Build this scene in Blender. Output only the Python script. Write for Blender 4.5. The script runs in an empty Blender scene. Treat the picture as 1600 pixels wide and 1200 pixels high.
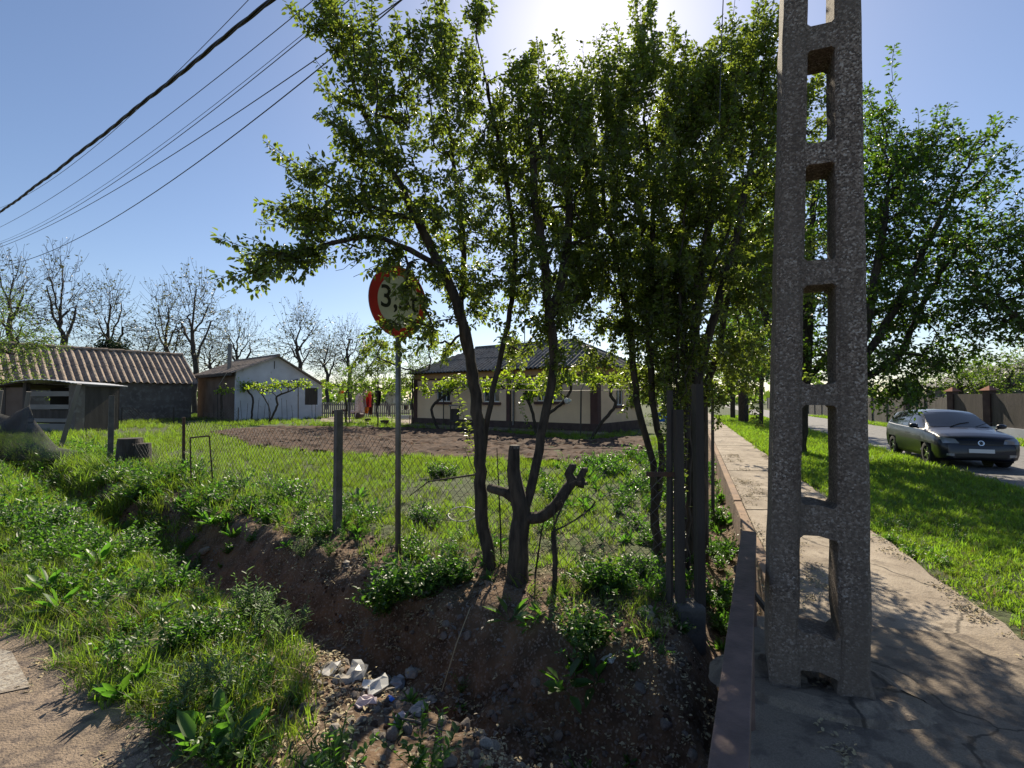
import bpy, math, random
import numpy as np
from mathutils import Vector, Matrix, Euler
from mathutils.bvhtree import BVHTree
random.seed(7); RNG = np.random.default_rng(11)
R = math.radians
scene = bpy.context.scene
COL = scene.collection

# ------------------------------------------------------------------ camera, light, exposure
F = 740.0; CAMH = 1.7; PITCH = R(1.72)
cam = bpy.data.cameras.new('camera'); cam.sensor_width = 36; cam.lens = F/1600*36
cam.clip_start = .05; cam.clip_end = 3000
cam_o = bpy.data.objects.new('camera', cam); COL.objects.link(cam_o)
cam_o.location = (0, 0, CAMH); cam_o.rotation_euler = (R(90)+PITCH, 0, 0)
scene.camera = cam_o
SUN_AZ = R(10.7); SUN_EL = R(39.2)          # azimuth right of +Y
world = bpy.data.worlds.new('World'); scene.world = world; world.use_nodes = True
wn = world.node_tree.nodes; wl = world.node_tree.links
sky = wn.new('ShaderNodeTexSky'); sky.sky_type = 'NISHITA'; sky.sun_disc = False
sky.sun_elevation = SUN_EL; sky.sun_rotation = SUN_AZ
sky.air_density = 1.0; sky.dust_density = .55; sky.ozone_density = 2.6; sky.altitude = 100
bg = wn['Background']; bg.inputs['Strength'].default_value = 0.077
tint = wn.new('ShaderNodeMix'); tint.data_type = 'RGBA'; tint.blend_type = 'MULTIPLY'; tint.inputs[0].default_value = 1; tint.inputs[7].default_value = (1.02, 1.0, 1.03, 1)
wl.new(sky.outputs[0], tint.inputs[6]); wl.new(tint.outputs[2], bg.inputs[0])
sl = bpy.data.lights.new('sun', 'SUN'); sl.energy = 5.0; sl.angle = R(.5); sl.color = (1, .89, .70)
so = bpy.data.objects.new('sun', sl); COL.objects.link(so)
S = Vector((math.sin(SUN_AZ)*math.cos(SUN_EL), math.cos(SUN_AZ)*math.cos(SUN_EL), math.sin(SUN_EL)))
so.rotation_euler = S.to_track_quat('Z', 'Y').to_euler(); so.location = S*60
vs = scene.view_settings
vs.view_transform = 'Standard'; vs.look = 'None'; vs.gamma = 1; vs.use_curve_mapping = False
vs.exposure = 0.72
scene.cycles.max_bounces = 6; scene.cycles.diffuse_bounces = 3; scene.cycles.transmission_bounces = 4
scene.cycles.transparent_max_bounces = 8; scene.cycles.use_denoising = True
scene.cycles.caustics_reflective = False; scene.cycles.caustics_refractive = False

# ------------------------------------------------------------------ geometry of the place
def ray(px, py):
    u = (px-800)/F; v = (600-py)/F
    return np.array([u, math.cos(PITCH)-v*math.sin(PITCH), math.sin(PITCH)+v*math.cos(PITCH)])
def D(px, py, Y):
    r = ray(px, py); return np.array([0, 0, CAMH])+r*(Y/r[1])
def G(px, py, z=0.0):
    r = ray(px, py); return np.array([0, 0, CAMH])+r*((z-CAMH)/r[2])
F0 = np.array([1.31, 3.72]); U = np.array([-.81, .587]); U = U/np.linalg.norm(U); N = np.array([-U[1], U[0]])
N = np.array([-.587, -.81]); N = N/np.linalg.norm(N)
def s_of(x, y): return (x-F0[0])*N[0]+(y-F0[1])*N[1]
def a_of(x, y): return (x-F0[0])*U[0]+(y-F0[1])*U[1]
def FP(a, s=0.0):
    p = F0+U*a+N*s; return p
_perm = np.random.default_rng(3).random((256, 256))
def vnoise(x, y, f=1.0, o=0):
    x = np.asarray(x, float)*f+o*17.3; y = np.asarray(y, float)*f+o*5.1
    xi = np.floor(x).astype(int); yi = np.floor(y).astype(int); fx = x-xi; fy = y-yi
    fx = fx*fx*(3-2*fx); fy = fy*fy*(3-2*fy)
    g = lambda i, j: _perm[i % 256, j % 256]
    return ((g(xi, yi)*(1-fx)+g(xi+1, yi)*fx)*(1-fy)+(g(xi, yi+1)*(1-fx)+g(xi+1, yi+1)*fx)*fy)*2-1
def sst(e0, e1, x):
    t = np.clip((x-e0)/(e1-e0), 0, 1); return t*t*(3-2*t)
def path_l(y): return .385*y+.75
def path_r(y): return .372*y+2.28
def road_l(y): return .385*y+6.0
def road_r(y): return .36*y+11.8
def H(x, y):
    x = np.asarray(x, float); y = np.asarray(y, float)
    s = s_of(x, y); q = (x-(.395*y+.28))*.93
    d1 = .58*sst(.62, 1.12, s+.12*vnoise(x, y, .8, 15)*sst(3, 1, x))*(1-sst(1.5, 2.0, s+.1*vnoise(x, y, .9, 16)))
    d1 = d1*(1-sst(60, 70, np.abs(a_of(x, y))))
    d2 = .42*(1-sst(.15, .5, np.abs(q)))*sst(0.5, 2.0, y)*(1-sst(30, 40, y))
    d = np.maximum(d1*(1-sst(.6, 1.2, q)), d2)
    near = 1-sst(18, 30, np.hypot(x, y))
    rough = (.028*vnoise(x, y, 2.3, 1)+.016*vnoise(x, y, 6.1, 2)+.008*vnoise(x, y, 15, 3))*near
    rough = rough + (.07*vnoise(x, y, 3.1, 17)+.045*vnoise(x, y, 7.7, 18)+.02*vnoise(x, y, 17, 19))*near*sst(.5, .8, s)*(1-sst(1.5, 2.1, s))*(x < .395*y+.5)
    flat = sst(2.7, 3.2, s)*(y < 6)*(x < 1.5) + sst(-.2, .1, x-path_l(y))
    rough = rough*(1-.85*np.clip(flat, 0, 1))
    bump = .09*np.exp(-((s-.05)/.45)**2)*near*(x < path_l(y)-.4) + .05*np.exp(-((s-2.5)/.4)**2)*near*(x < path_l(y)-.3)
    under = -.07*sst(-.12, .0, x-path_l(y))*(1-sst(.0, .12, x-path_r(y)))
    nb = np.exp(-(((x-1.9)/.9)**2+((y-1.5)/1.8)**2))*-.05
    return -d+rough+bump+under+nb
def h1(x, y): return float(H(np.array([x]), np.array([y]))[0])
def GH(px, py):
    z = 0.0
    for _ in range(12):
        p = G(px, py, z); z = .5*z+.5*h1(p[0], p[1])
    p[2] = h1(p[0], p[1]); return p

# ------------------------------------------------------------------ materials
MATS = {}
def mat(name, col, rough=.8, col2=None, scale=8, bump=0, bscale=30, metal=0, spec=.5, stretch=None, trans=0, tcol=None, detail=6, island=0, objrand=0, col3=None, thr=.5, coat=0, alpha=0, crack=0):
    m = bpy.data.materials.new(name); m.use_nodes = True; nt = m.node_tree; nd = nt.nodes; lk = nt.links
    b = nd['Principled BSDF']; b.inputs['Roughness'].default_value = rough; b.inputs['Metallic'].default_value = metal
    b.inputs['Specular IOR Level'].default_value = spec; b.inputs['Coat Weight'].default_value = coat
    tc = nd.new('ShaderNodeTexCoord'); mp = nd.new('ShaderNodeMapping'); lk.new(tc.outputs['Object'], mp.inputs[0])
    if stretch: mp.inputs['Scale'].default_value = stretch
    src = None
    def rgb(c):
        n = nd.new('ShaderNodeRGB'); n.outputs[0].default_value = (*c, 1); return n.outputs[0]
    src = rgb(col)
    def mix(f, a, c, mode='MIX'):
        x = nd.new('ShaderNodeMix'); x.data_type = 'RGBA'; x.blend_type = mode
        if isinstance(f, float): x.inputs[0].default_value = f
        else: lk.new(f, x.inputs[0])
        lk.new(a, x.inputs[6]); lk.new(c, x.inputs[7]); return x.outputs[2]
    def noise(sc, det=detail, lo=.35, hi=.65):
        n = nd.new('ShaderNodeTexNoise'); n.inputs['Scale'].default_value = sc; n.inputs['Detail'].default_value = det
        lk.new(mp.outputs[0], n.inputs[0]); r = nd.new('ShaderNodeMapRange'); r.inputs[1].default_value = lo; r.inputs[2].default_value = hi
        lk.new(n.outputs[0], r.inputs[0]); return r.outputs[0]
    if col2: src = mix(noise(scale), src, rgb(col2))
    if col3: src = mix(noise(scale*3.7, 4, thr, thr+.12), src, rgb(col3))
    if island or objrand:
        if island:
            g = nd.new('ShaderNodeNewGeometry'); rv = g.outputs['Random Per Island']; amt = island
        else:
            g = nd.new('ShaderNodeObjectInfo'); rv = g.outputs['Random']; amt = objrand
        hs = nd.new('ShaderNodeHueSaturation'); lk.new(src, hs.inputs['Color'])
        r = nd.new('ShaderNodeMapRange'); r.inputs[3].default_value = 1-amt; r.inputs[4].default_value = 1+amt
        lk.new(rv, r.inputs[0]); lk.new(r.outputs[0], hs.inputs['Value'])
        r2 = nd.new('ShaderNodeMapRange'); r2.inputs[3].default_value = .5-amt*.07; r2.inputs[4].default_value = .5+amt*.04
        lk.new(rv, r2.inputs[0]); lk.new(r2.outputs[0], hs.inputs['Hue']); src = hs.outputs[0]
    if crack:
        nn = nd.new('ShaderNodeTexNoise'); nn.inputs['Scale'].default_value = 3; nn.inputs['Detail'].default_value = 6; lk.new(mp.outputs[0], nn.inputs[0])
        va = nd.new('ShaderNodeVectorMath'); va.operation = 'SCALE'; va.inputs[3].default_value = .35; lk.new(nn.outputs[1], va.inputs[0])
        vb_ = nd.new('ShaderNodeVectorMath'); lk.new(mp.outputs[0], vb_.inputs[0]); lk.new(va.outputs[0], vb_.inputs[1])
        vo = nd.new('ShaderNodeTexVoronoi'); vo.feature = 'DISTANCE_TO_EDGE'; vo.inputs['Scale'].default_value = crack; lk.new(vb_.outputs[0], vo.inputs[0])
        cm = nd.new('ShaderNodeMapRange'); cm.inputs[1].default_value = .003; cm.inputs[2].default_value = .009; lk.new(vo.outputs[0], cm.inputs[0])
        src = mix(cm.outputs[0], rgb(tuple(q*.3 for q in col)), src)
        gr = noise(160, 3, .42, .6); src = mix(gr, mix(.28, src, rgb((.05, .04, .03))), src)
        st_ = noise(1.1, 6, .38, .62); src = mix(st_, mix(.35, src, rgb((.10, .075, .05))), src)
    lk.new(src, b.inputs['Base Color'])
    if bump:
        n = nd.new('ShaderNodeTexNoise'); n.inputs['Scale'].default_value = bscale; n.inputs['Detail'].default_value = 8
        lk.new(mp.outputs[0], n.inputs[0]); bp = nd.new('ShaderNodeBump'); bp.inputs['Strength'].default_value = bump
        bp.inputs['Distance'].default_value = .02; lk.new(n.outputs[0], bp.inputs['Height']); lk.new(bp.outputs[0], b.inputs['Normal'])
    if trans:
        t = nd.new('ShaderNodeBsdfTranslucent'); ms = nd.new('ShaderNodeMixShader'); ms.inputs[0].default_value = trans
        c = mix(1.0, src, rgb(tcol), 'MULTIPLY') if tcol else src
        lk.new(c, t.inputs[0]); lk.new(b.outputs[0], ms.inputs[1]); lk.new(t.outputs[0], ms.inputs[2])
        lk.new(ms.outputs[0], nd['Material Output'].inputs[0])
    if alpha:
        out = nd['Material Output']; cur = out.inputs[0].links[0].from_socket; tr_ = nd.new('ShaderNodeBsdfTransparent'); ms2 = nd.new('ShaderNodeMixShader'); ms2.inputs[0].default_value = alpha
        lk.new(cur, ms2.inputs[1]); lk.new(tr_.outputs[0], ms2.inputs[2]); lk.new(ms2.outputs[0], out.inputs[0])
    MATS[name] = m; return m

mat('bark', (.022, .017, .013), .95, (.075, .058, .043), 22, 1.0, 34, stretch=(1, 1, .25))
mat('bark_grey', (.04, .033, .028), .95, (.075, .064, .055), 9, .8, 40, stretch=(1, 1, .3))
mat('dead_wood', (.09, .075, .06), .95, (.16, .14, .12), 12, .6, 60, stretch=(1, 1, .2))
def leafmat(n, c, tcol, tr=.5, isl=.35, rough=.42, spec=.5, obj=0):
    return mat(n, c, rough, trans=tr, tcol=tcol, island=isl, spec=spec, objrand=obj)
leafmat('leaf_plum', (.072, .088, .036), (3.6, 4.0, 1.0), .5, .35, .36, .6)
leafmat('leaf_bronze', (.12, .07, .03), (3.5, 2.4, 1.0), .45)
leafmat('leaf_street', (.045, .070, .022), (3.8, 4.6, .9), .42, .35, .4)
leafmat('leaf_vine', (.10, .15, .03), (4.4, 4.2, 1.0), .55, .3)
leafmat('leaf_pale', (.085, .09, .055), (2.0, 2.1, 1.3), .3, .3)
leafmat('leaf_dark', (.02, .035, .015), (1.5, 2, 1), .2, .3)
leafmat('leaf_bush', (.08, .115, .035), (3.0, 3.4, 1.0), .36, .35)
leafmat('grass_blade', (.088, .122, .034), (3.3, 4.0, .8), .52, 0, .5, .4, .32)
leafmat('verge_blade', (.090, .122, .034), (3.1, 3.7, .9), .5, 0, .5, .4, .35)
leafmat('dry_blade', (.28, .22, .12), (1.2, 1.1, .8), .3, 0, .7, .3, .3)
leafmat('weed_leaf', (.055, .10, .03), (3.0, 4.0, 1.0), .4, .25, .42, .5)
leafmat('weed_grey', (.10, .13, .075), (2.4, 3.2, 1.4), .4, .25, .5, .5)
mat('soil_clod', (.042, .022, .013), 1, (.088, .049, .029), 5, .6, 30)
mat('road_tar', (.13, .125, .125), .85, (.19, .18, .175), 3, .3, 90, col3=(.10, .10, .10))
mat('side_tar', (.24, .18, .13), .95, (.33, .25, .185), 4, .7, 90, col3=(.13, .10, .085), crack=.5)
mat('worn_paint', (.36, .33, .28), .9, (.24, .20, .16), 14, .5, 60, col3=(.18, .145, .115), thr=.5)
mat('path_concrete', (.31, .25, .19), .93, (.40, .335, .26), 2.2, .5, 60, col3=(.20, .16, .12), thr=.56, crack=.45)
mat('kerb_concrete', (.30, .2, .13), .95, (.2, .14, .1), 4, .5, 40)
mat('slab_concrete', (.235, .185, .14), .95, (.31, .25, .185), 2.5, .5, 60, col3=(.15, .12, .095), crack=.7)
mat('footing', (.13, .12, .11), .95, (.08, .075, .07), 6, .6, 30)
mat('render_pink', (.82, .58, .38), .95, (.75, .52, .34), 1.4, .1, 40)
mat('render_orange', (.50, .30, .15), .95, (.42, .24, .12), 2)
mat('maroon', (.10, .045, .038), .8, (.075, .035, .03), 3)
mat('plinth', (.06, .035, .032), .9, (.09, .06, .05), 4)
mat('mud_wall', (.17, .145, .125), 1, (.12, .10, .09), .9, .3, 20, col3=(.21, .19, .165))
mat('brown_wall', (.12, .085, .065), 1, (.17, .125, .10), 1.2, .3, 20)
mat('white_wall', (.62, .62, .66), .95, (.5, .5, .53), .9, .15, 30, col3=(.40, .38, .37), thr=.62)
mat('asbestos', (.23, .175, .135), .95, (.34, .27, .215), 1.6, .3, 40, col3=(.13, .115, .10))
mat('asbestos_dark', (.13, .125, .12), .95, (.2, .19, .18), 1.8, .3, 40, col3=(.08, .075, .07))
mat('white_frame', (.7, .7, .68), .6)
mat('glass', (.03, .035, .04), .08, spec=.8)
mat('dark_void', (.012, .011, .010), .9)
mat('wood_grey', (.16, .14, .12), .9, (.23, .205, .18), 4, .4, 40, stretch=(1, 1, .15))
mat('wood_dark', (.05, .042, .036), .95, (.085, .07, .06), 5, .5, 40, stretch=(1, 1, .15))
mat('board_pale', (.27, .25, .23), .9, (.2, .185, .17), 3, .2, 40, stretch=(.2, 1, 1))
mat('sheet_metal', (.55, .56, .58), .5, (.42, .42, .43), 2, metal=.3)
mat('rust', (.13, .065, .035), .85, (.07, .045, .035), 12, .4, 70)
mat('rail_iron', (.21, .14, .12), .62, (.13, .09, .078), 10, .3, 60, metal=.25, spec=.5)
mat('galv', (.20, .20, .20), .5, (.13, .13, .13), 8, .1, 50, metal=.5)
mat('wire_steel', (.10, .095, .09), .5, metal=.6)
mat('cable_black', (.012, .012, .013), .5)
mat('net', (.05, .05, .05), .95, (.08, .08, .078), 6, .5, 60, alpha=.45)
mat('white_plastic', (.6, .59, .57), .4, trans=.2)
mat('bag_film', (.30, .295, .29), .3, (.5, .49, .47), 30, trans=.3, alpha=.15)
mat('grey_plastic', (.25, .27, .31), .25, (.4, .41, .44), 14, spec=.7)
mat('blue_plastic', (.03, .16, .62), .4)
mat('black_plastic', (.02, .02, .022), .4)
mat('cloth_white', (.62, .54, .56), .95, trans=.3)
mat('cloth_red', (.65, .05, .05), .95, trans=.3)
mat('cloth_orange', (.7, .22, .03), .95, trans=.3)
mat('cloth_dark', (.10, .045, .05), .95)
mat('skin', (.42, .26, .19), .6)
mat('hair', (.03, .022, .018), .8)
mat('clothes_black', (.013, .013, .016), .9)
mat('sign_red', (.62, .025, .035), .45); mat('sign_white', (.80, .79, .75), .5, (.7, .68, .62), 5)
mat('sign_black', (.015, .015, .015), .6); mat('sign_back', (.3, .3, .3), .5, metal=.5)
mat('stone', (.24, .205, .17), .95, (.16, .135, .115), 9, .6, 40, objrand=.25)
mat('stone_pale', (.38, .34, .29), .95, (.26, .23, .2), 9, .5, 40)
mat('brick_dark', (.3, .12, .07), .95, (.2, .09, .06), 5)
mat('car_paint', (.004, .006, .018), .33, spec=.4, coat=.35)
mat('car_black', (.012, .012, .012), .5); mat('car_glass', (.012, .014, .017), .04, spec=.9)
mat('tyre', (.015, .015, .015), .9); mat('alloy', (.45, .45, .46), .3, metal=.9)
mat('lamp_glass', (.35, .36, .38), .12, metal=.4, spec=.9); mat('plate_white', (.7, .7, .7), .5); mat('chrome', (.7, .7, .7), .15, metal=1)
mat('straw', (.4, .33, .2), .9)

# exposed-aggregate concrete of the pole
def pole_mat():
    m = mat('aggregate', (.15, .13, .115), .92); nt = m.node_tree; nd = nt.nodes; lk = nt.links; b = nd['Principled BSDF']
    tc = nd.new('ShaderNodeTexCoord'); v = nd.new('ShaderNodeTexVoronoi'); v.inputs['Scale'].default_value = 110; lk.new(tc.outputs['Object'], v.inputs[0])
    cr = nd.new('ShaderNodeValToRGB'); e = cr.color_ramp.elements
    e[0].position = 0; e[0].color = (.07, .052, .042, 1); e[1].position = 1; e[1].color = (.52, .46, .41, 1)
    e2 = cr.color_ramp.elements.new(.55); e2.color = (.20, .152, .122, 1); e3 = cr.color_ramp.elements.new(.85); e3.color = (.34, .275, .225, 1)
    sp = nd.new('ShaderNodeSeparateColor'); lk.new(v.outputs['Color'], sp.inputs[0]); lk.new(sp.outputs[0], cr.inputs[0])
    n = nd.new('ShaderNodeTexNoise'); n.inputs['Scale'].default_value = 2.2; n.inputs['Detail'].default_value = 5; lk.new(tc.outputs['Object'], n.inputs[0])
    mx = nd.new('ShaderNodeMix'); mx.data_type = 'RGBA'; mx.blend_type = 'MIX'
    mr = nd.new('ShaderNodeMapRange'); mr.inputs[1].default_value = .42; mr.inputs[2].default_value = .68; mr.inputs[4].default_value = .75
    sz = nd.new('ShaderNodeSeparateXYZ'); lk.new(tc.outputs['Object'], sz.inputs[0])
    mz = nd.new('ShaderNodeMapRange'); mz.inputs[1].default_value = 1.1; mz.inputs[2].default_value = .0; mz.inputs[3].default_value = 0; mz.inputs[4].default_value = .25
    lk.new(sz.outputs[2], mz.inputs[0]); ad = nd.new('ShaderNodeMath'); ad.operation = 'ADD'; lk.new(n.outputs[0], ad.inputs[0]); lk.new(mz.outputs[0], ad.inputs[1])
    lk.new(ad.outputs[0], mr.inputs[0]); lk.new(mr.outputs[0], mx.inputs[0])
    mw = nd.new('ShaderNodeMapping'); mw.inputs['Scale'].default_value = (9, 9, .7); lk.new(tc.outputs['Object'], mw.inputs[0])
    n3 = nd.new('ShaderNodeTexNoise'); n3.inputs['Scale'].default_value = 1.6; n3.inputs['Detail'].default_value = 7; lk.new(mw.outputs[0], n3.inputs[0])
    m3 = nd.new('ShaderNodeMapRange'); m3.inputs[1].default_value = .48; m3.inputs[2].default_value = .72; m3.inputs[4].default_value = .65; lk.new(n3.outputs[0], m3.inputs[0])
    x3 = nd.new('ShaderNodeMix'); x3.data_type = 'RGBA'; lk.new(m3.outputs[0], x3.inputs[0]); lk.new(cr.outputs[0], x3.inputs[6]); x3.inputs[7].default_value = (.085, .062, .048, 1)
    lk.new(x3.outputs[2], mx.inputs[6]); mx.inputs[7].default_value = (.155, .125, .102, 1); lk.new(mx.outputs[2], b.inputs['Base Color'])
    bp = nd.new('ShaderNodeBump'); bp.inputs['Strength'].default_value = .7; bp.inputs['Distance'].default_value = .006
    lk.new(v.outputs['Distance'], bp.inputs['Height']); bp.invert = True; lk.new(bp.outputs[0], b.inputs['Normal'])
pole_mat()

def ground_mat():
    m = mat('earth', (.08, .06, .045), 1); nt = m.node_tree; nd = nt.nodes; lk = nt.links; b = nd['Principled BSDF']
    tc = nd.new('ShaderNodeTexCoord')
    def noise(sc, d=8):
        n = nd.new('ShaderNodeTexNoise'); n.inputs['Scale'].default_value = sc; n.inputs['Detail'].default_value = d; lk.new(tc.outputs['Object'], n.inputs[0]); return n.outputs[0]
    cr = nd.new('ShaderNodeValToRGB'); e = cr.color_ramp.elements; lk.new(noise(5), cr.inputs[0])
    e[0].position = .3; e[0].color = (.052, .034, .020, 1); e[1].position = .7; e[1].color = (.18, .113, .066, 1)
    cg = nd.new('ShaderNodeValToRGB'); e = cg.color_ramp.elements; lk.new(noise(9), cg.inputs[0])
    e[0].position = .3; e[0].color = (.03, .04, .014, 1); e[1].position = .7; e[1].color = (.075, .10, .03, 1)
    at = nd.new('ShaderNodeAttribute'); at.attribute_name = 'zone'; sp = nd.new('ShaderNodeSeparateColor'); lk.new(at.outputs[0], sp.inputs[0])
    n2 = noise(3.3); ad = nd.new('ShaderNodeMath'); ad.operation = 'ADD'; lk.new(sp.outputs[0], ad.inputs[0]); lk.new(n2, ad.inputs[1])
    mr = nd.new('ShaderNodeMapRange'); mr.inputs[1].default_value = .85; mr.inputs[2].default_value = 1.1; lk.new(ad.outputs[0], mr.inputs[0])
    mx = nd.new('ShaderNodeMix'); mx.data_type = 'RGBA'; lk.new(mr.outputs[0], mx.inputs[0]); lk.new(cr.outputs[0], mx.inputs[6]); lk.new(cg.outputs[0], mx.inputs[7])
    v = nd.new('ShaderNodeTexVoronoi'); v.inputs['Scale'].default_value = 75; lk.new(tc.outputs['Object'], v.inputs[0])
    cl = nd.new('ShaderNodeSeparateColor'); lk.new(v.outputs['Color'], cl.inputs[0])
    mm = nd.new('ShaderNodeMapRange'); mm.inputs[1].default_value = .72; mm.inputs[2].default_value = .95; lk.new(cl.outputs[0], mm.inputs[0])
    mu = nd.new('ShaderNodeMath'); mu.operation = 'MULTIPLY'; lk.new(mm.outputs[0], mu.inputs[0]); lk.new(sp.outputs[1], mu.inputs[1])
    mx2 = nd.new('ShaderNodeMix'); mx2.data_type = 'RGBA'; lk.new(mu.outputs[0], mx2.inputs[0]); lk.new(mx.outputs[2], mx2.inputs[6]); mx2.inputs[7].default_value = (.20, .155, .12, 1)
    lk.new(mx2.outputs[2], b.inputs['Base Color'])
    bp = nd.new('ShaderNodeBump'); bp.inputs['Strength'].default_value = .9; bp.inputs['Distance'].default_value = .03
    a2 = nd.new('ShaderNodeMath'); a2.operation = 'ADD'; lk.new(noise(22), a2.inputs[0]); lk.new(noise(7), a2.inputs[1]); lk.new(a2.outputs[0], bp.inputs['Height']); lk.new(bp.outputs[0], b.inputs['Normal'])
ground_mat()

# ------------------------------------------------------------------ mesh helpers
def mesh_np(name, V, faces_n, idx, smooth=False):
    """V (n,3); faces_n verts per face; idx flat loops"""
    me = bpy.data.meshes.new(name); V = np.asarray(V, np.float32); idx = np.asarray(idx, np.int32).ravel()
    nf = len(idx)//faces_n
    me.vertices.add(len(V)); me.vertices.foreach_set('co', V.ravel())
    me.loops.add(len(idx)); me.loops.foreach_set('vertex_index', idx)
    me.polygons.add(nf); me.polygons.foreach_set('loop_start', np.arange(nf, dtype=np.int32)*faces_n)
    me.polygons.foreach_set('loop_total', np.full(nf, faces_n, np.int32))
    if smooth: me.polygons.foreach_set('use_smooth', np.ones(nf, bool))
    me.update(calc_edges=True); return me
def tag(o, label=None, cat=None, group=None, kind=None):
    if label: o['label'] = label
    if cat: o['category'] = cat
    if group: o['group'] = group
    if kind: o['kind'] = kind
    return o
def link(name, me, m=None, parent=None, world=False, label=None):
    if m: me.materials.clear(); me.materials.append(MATS[m])
    o = bpy.data.objects.new(name, me); COL.objects.link(o)
    if parent:
        o.parent = parent
        if world:
            o.location = -Vector(parent.location)
            q = parent
            while q.parent: q = q.parent; 
    if label: o['label'] = label
    return o
def thing(name, label, cat, loc=(0, 0, 0), rz=0, group=None):
    o = bpy.data.objects.new(name, None); COL.objects.link(o); o.location = loc; o.rotation_euler = (0, 0, rz)
    o.empty_display_size = .2
    return tag(o, label, cat, group)
class MB:
    def __init__(s): s.v = []; s.f = []
    def add(s, vs, fs):
        b = len(s.v); s.v += [tuple(map(float, v)) for v in vs]; s.f += [tuple(b+i for i in f) for f in fs]; return s
    def box(s, x0, x1, y0, y1, z0, z1, M=None):
        vs = [(x, y, z) for z in (z0, z1) for y in (y0, y1) for x in (x0, x1)]
        if M is not None: vs = [M @ Vector(v) for v in vs]
        return s.add(vs, [(0, 2, 3, 1), (4, 5, 7, 6), (0, 1, 5, 4), (2, 6, 7, 3), (0, 4, 6, 2), (1, 3, 7, 5)])
    def tube(s, pts, r, n=6, cap=True):
        pts = [np.asarray(p, float) for p in pts]; rr = r if hasattr(r, '__len__') else [r]*len(pts)
        rings = []; T0 = pts[1]-pts[0]; T0 /= np.linalg.norm(T0)+1e-9
        a = np.cross(T0, (0, 0, 1)) if abs(T0[2]) < .9 else np.cross(T0, (1, 0, 0)); a /= np.linalg.norm(a)
        b0 = len(s.v)
        for i, p in enumerate(pts):
            T = pts[min(i+1, len(pts)-1)]-pts[max(i-1, 0)]; T = T/(np.linalg.norm(T)+1e-9)
            a = a-T*np.dot(a, T); a /= np.linalg.norm(a)+1e-9; c = np.cross(T, a)
            for k in range(n):
                t = 2*math.pi*k/n; s.v.append(tuple(p+rr[i]*(a*math.cos(t)+c*math.sin(t))))
        for i in range(len(pts)-1):
            for k in range(n):
                k2 = (k+1) % n; s.f.append((b0+i*n+k, b0+i*n+k2, b0+(i+1)*n+k2, b0+(i+1)*n+k))
        if cap:
            s.f.append(tuple(b0+k for k in range(n-1, -1, -1))); e = b0+(len(pts)-1)*n; s.f.append(tuple(e+k for k in range(n)))
        return s
    def lathe(s, prof, n=24, c=(0, 0, 0)):
        b = len(s.v)
        for r, z in prof:
            for k in range(n):
                t = 2*math.pi*k/n; s.v.append((c[0]+r*math.cos(t), c[1]+r*math.sin(t), c[2]+z))
        for i in range(len(prof)-1):
            for k in range(n): s.f.append((b+i*n+k, b+i*n+(k+1) % n, b+(i+1)*n+(k+1) % n, b+(i+1)*n+k))
        return s
    def grid(s, fn, nu, nv):
        b = len(s.v)
        for j in range(nv+1):
            for i in range(nu+1): s.v.append(tuple(map(float, fn(i/nu, j/nv))))
        for j in range(nv):
            for i in range(nu):
                k = b+j*(nu+1)+i; s.f.append((k, k+1, k+nu+2, k+nu+1))
        return s
    def mesh(s, name, smooth=False):
        me = bpy.data.meshes.new(name); me.from_pydata(s.v, [], s.f); me.update()
        if smooth: me.polygons.foreach_set('use_smooth', [True]*len(me.polygons))
        return me
    def build(s, name, m, parent=None, world=False, smooth=False, label=None, bevel=0):
        o = link(name, s.mesh(name, smooth), m, parent, world, label)
        if bevel:
            b = o.modifiers.new('bevel', 'BEVEL'); b.width = bevel; b.segments = 2; b.limit_method = 'ANGLE'
        return o
def sticks(P, Q, r, n=3, r2=None):
    P = np.asarray(P, float); Q = np.asarray(Q, float); r = np.broadcast_to(r, len(P)); r2 = r if r2 is None else np.broadcast_to(r2, len(P))
    T = Q-P; T /= np.linalg.norm(T, axis=1, keepdims=True)+1e-9
    ref = np.where(np.abs(T[:, 2:3]) < .9, [[0, 0, 1.]], [[1., 0, 0]]); A = np.cross(T, ref); A /= np.linalg.norm(A, axis=1, keepdims=True); B = np.cross(T, A)
    t = 2*np.pi*np.arange(n)/n
    off = A[:, None]*np.cos(t)[None, :, None]+B[:, None]*np.sin(t)[None, :, None]
    V = np.concatenate([P[:, None]+off*r[:, None, None], Q[:, None]+off*r2[:, None, None]], 1).reshape(-1, 3)
    k = np.arange(n); k2 = (k+1) % n; f = np.stack([k, k2, k2+n, k+n], 1)
    idx = (np.arange(len(P))*2*n)[:, None, None]+f[None]
    return V, idx.reshape(-1)

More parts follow.
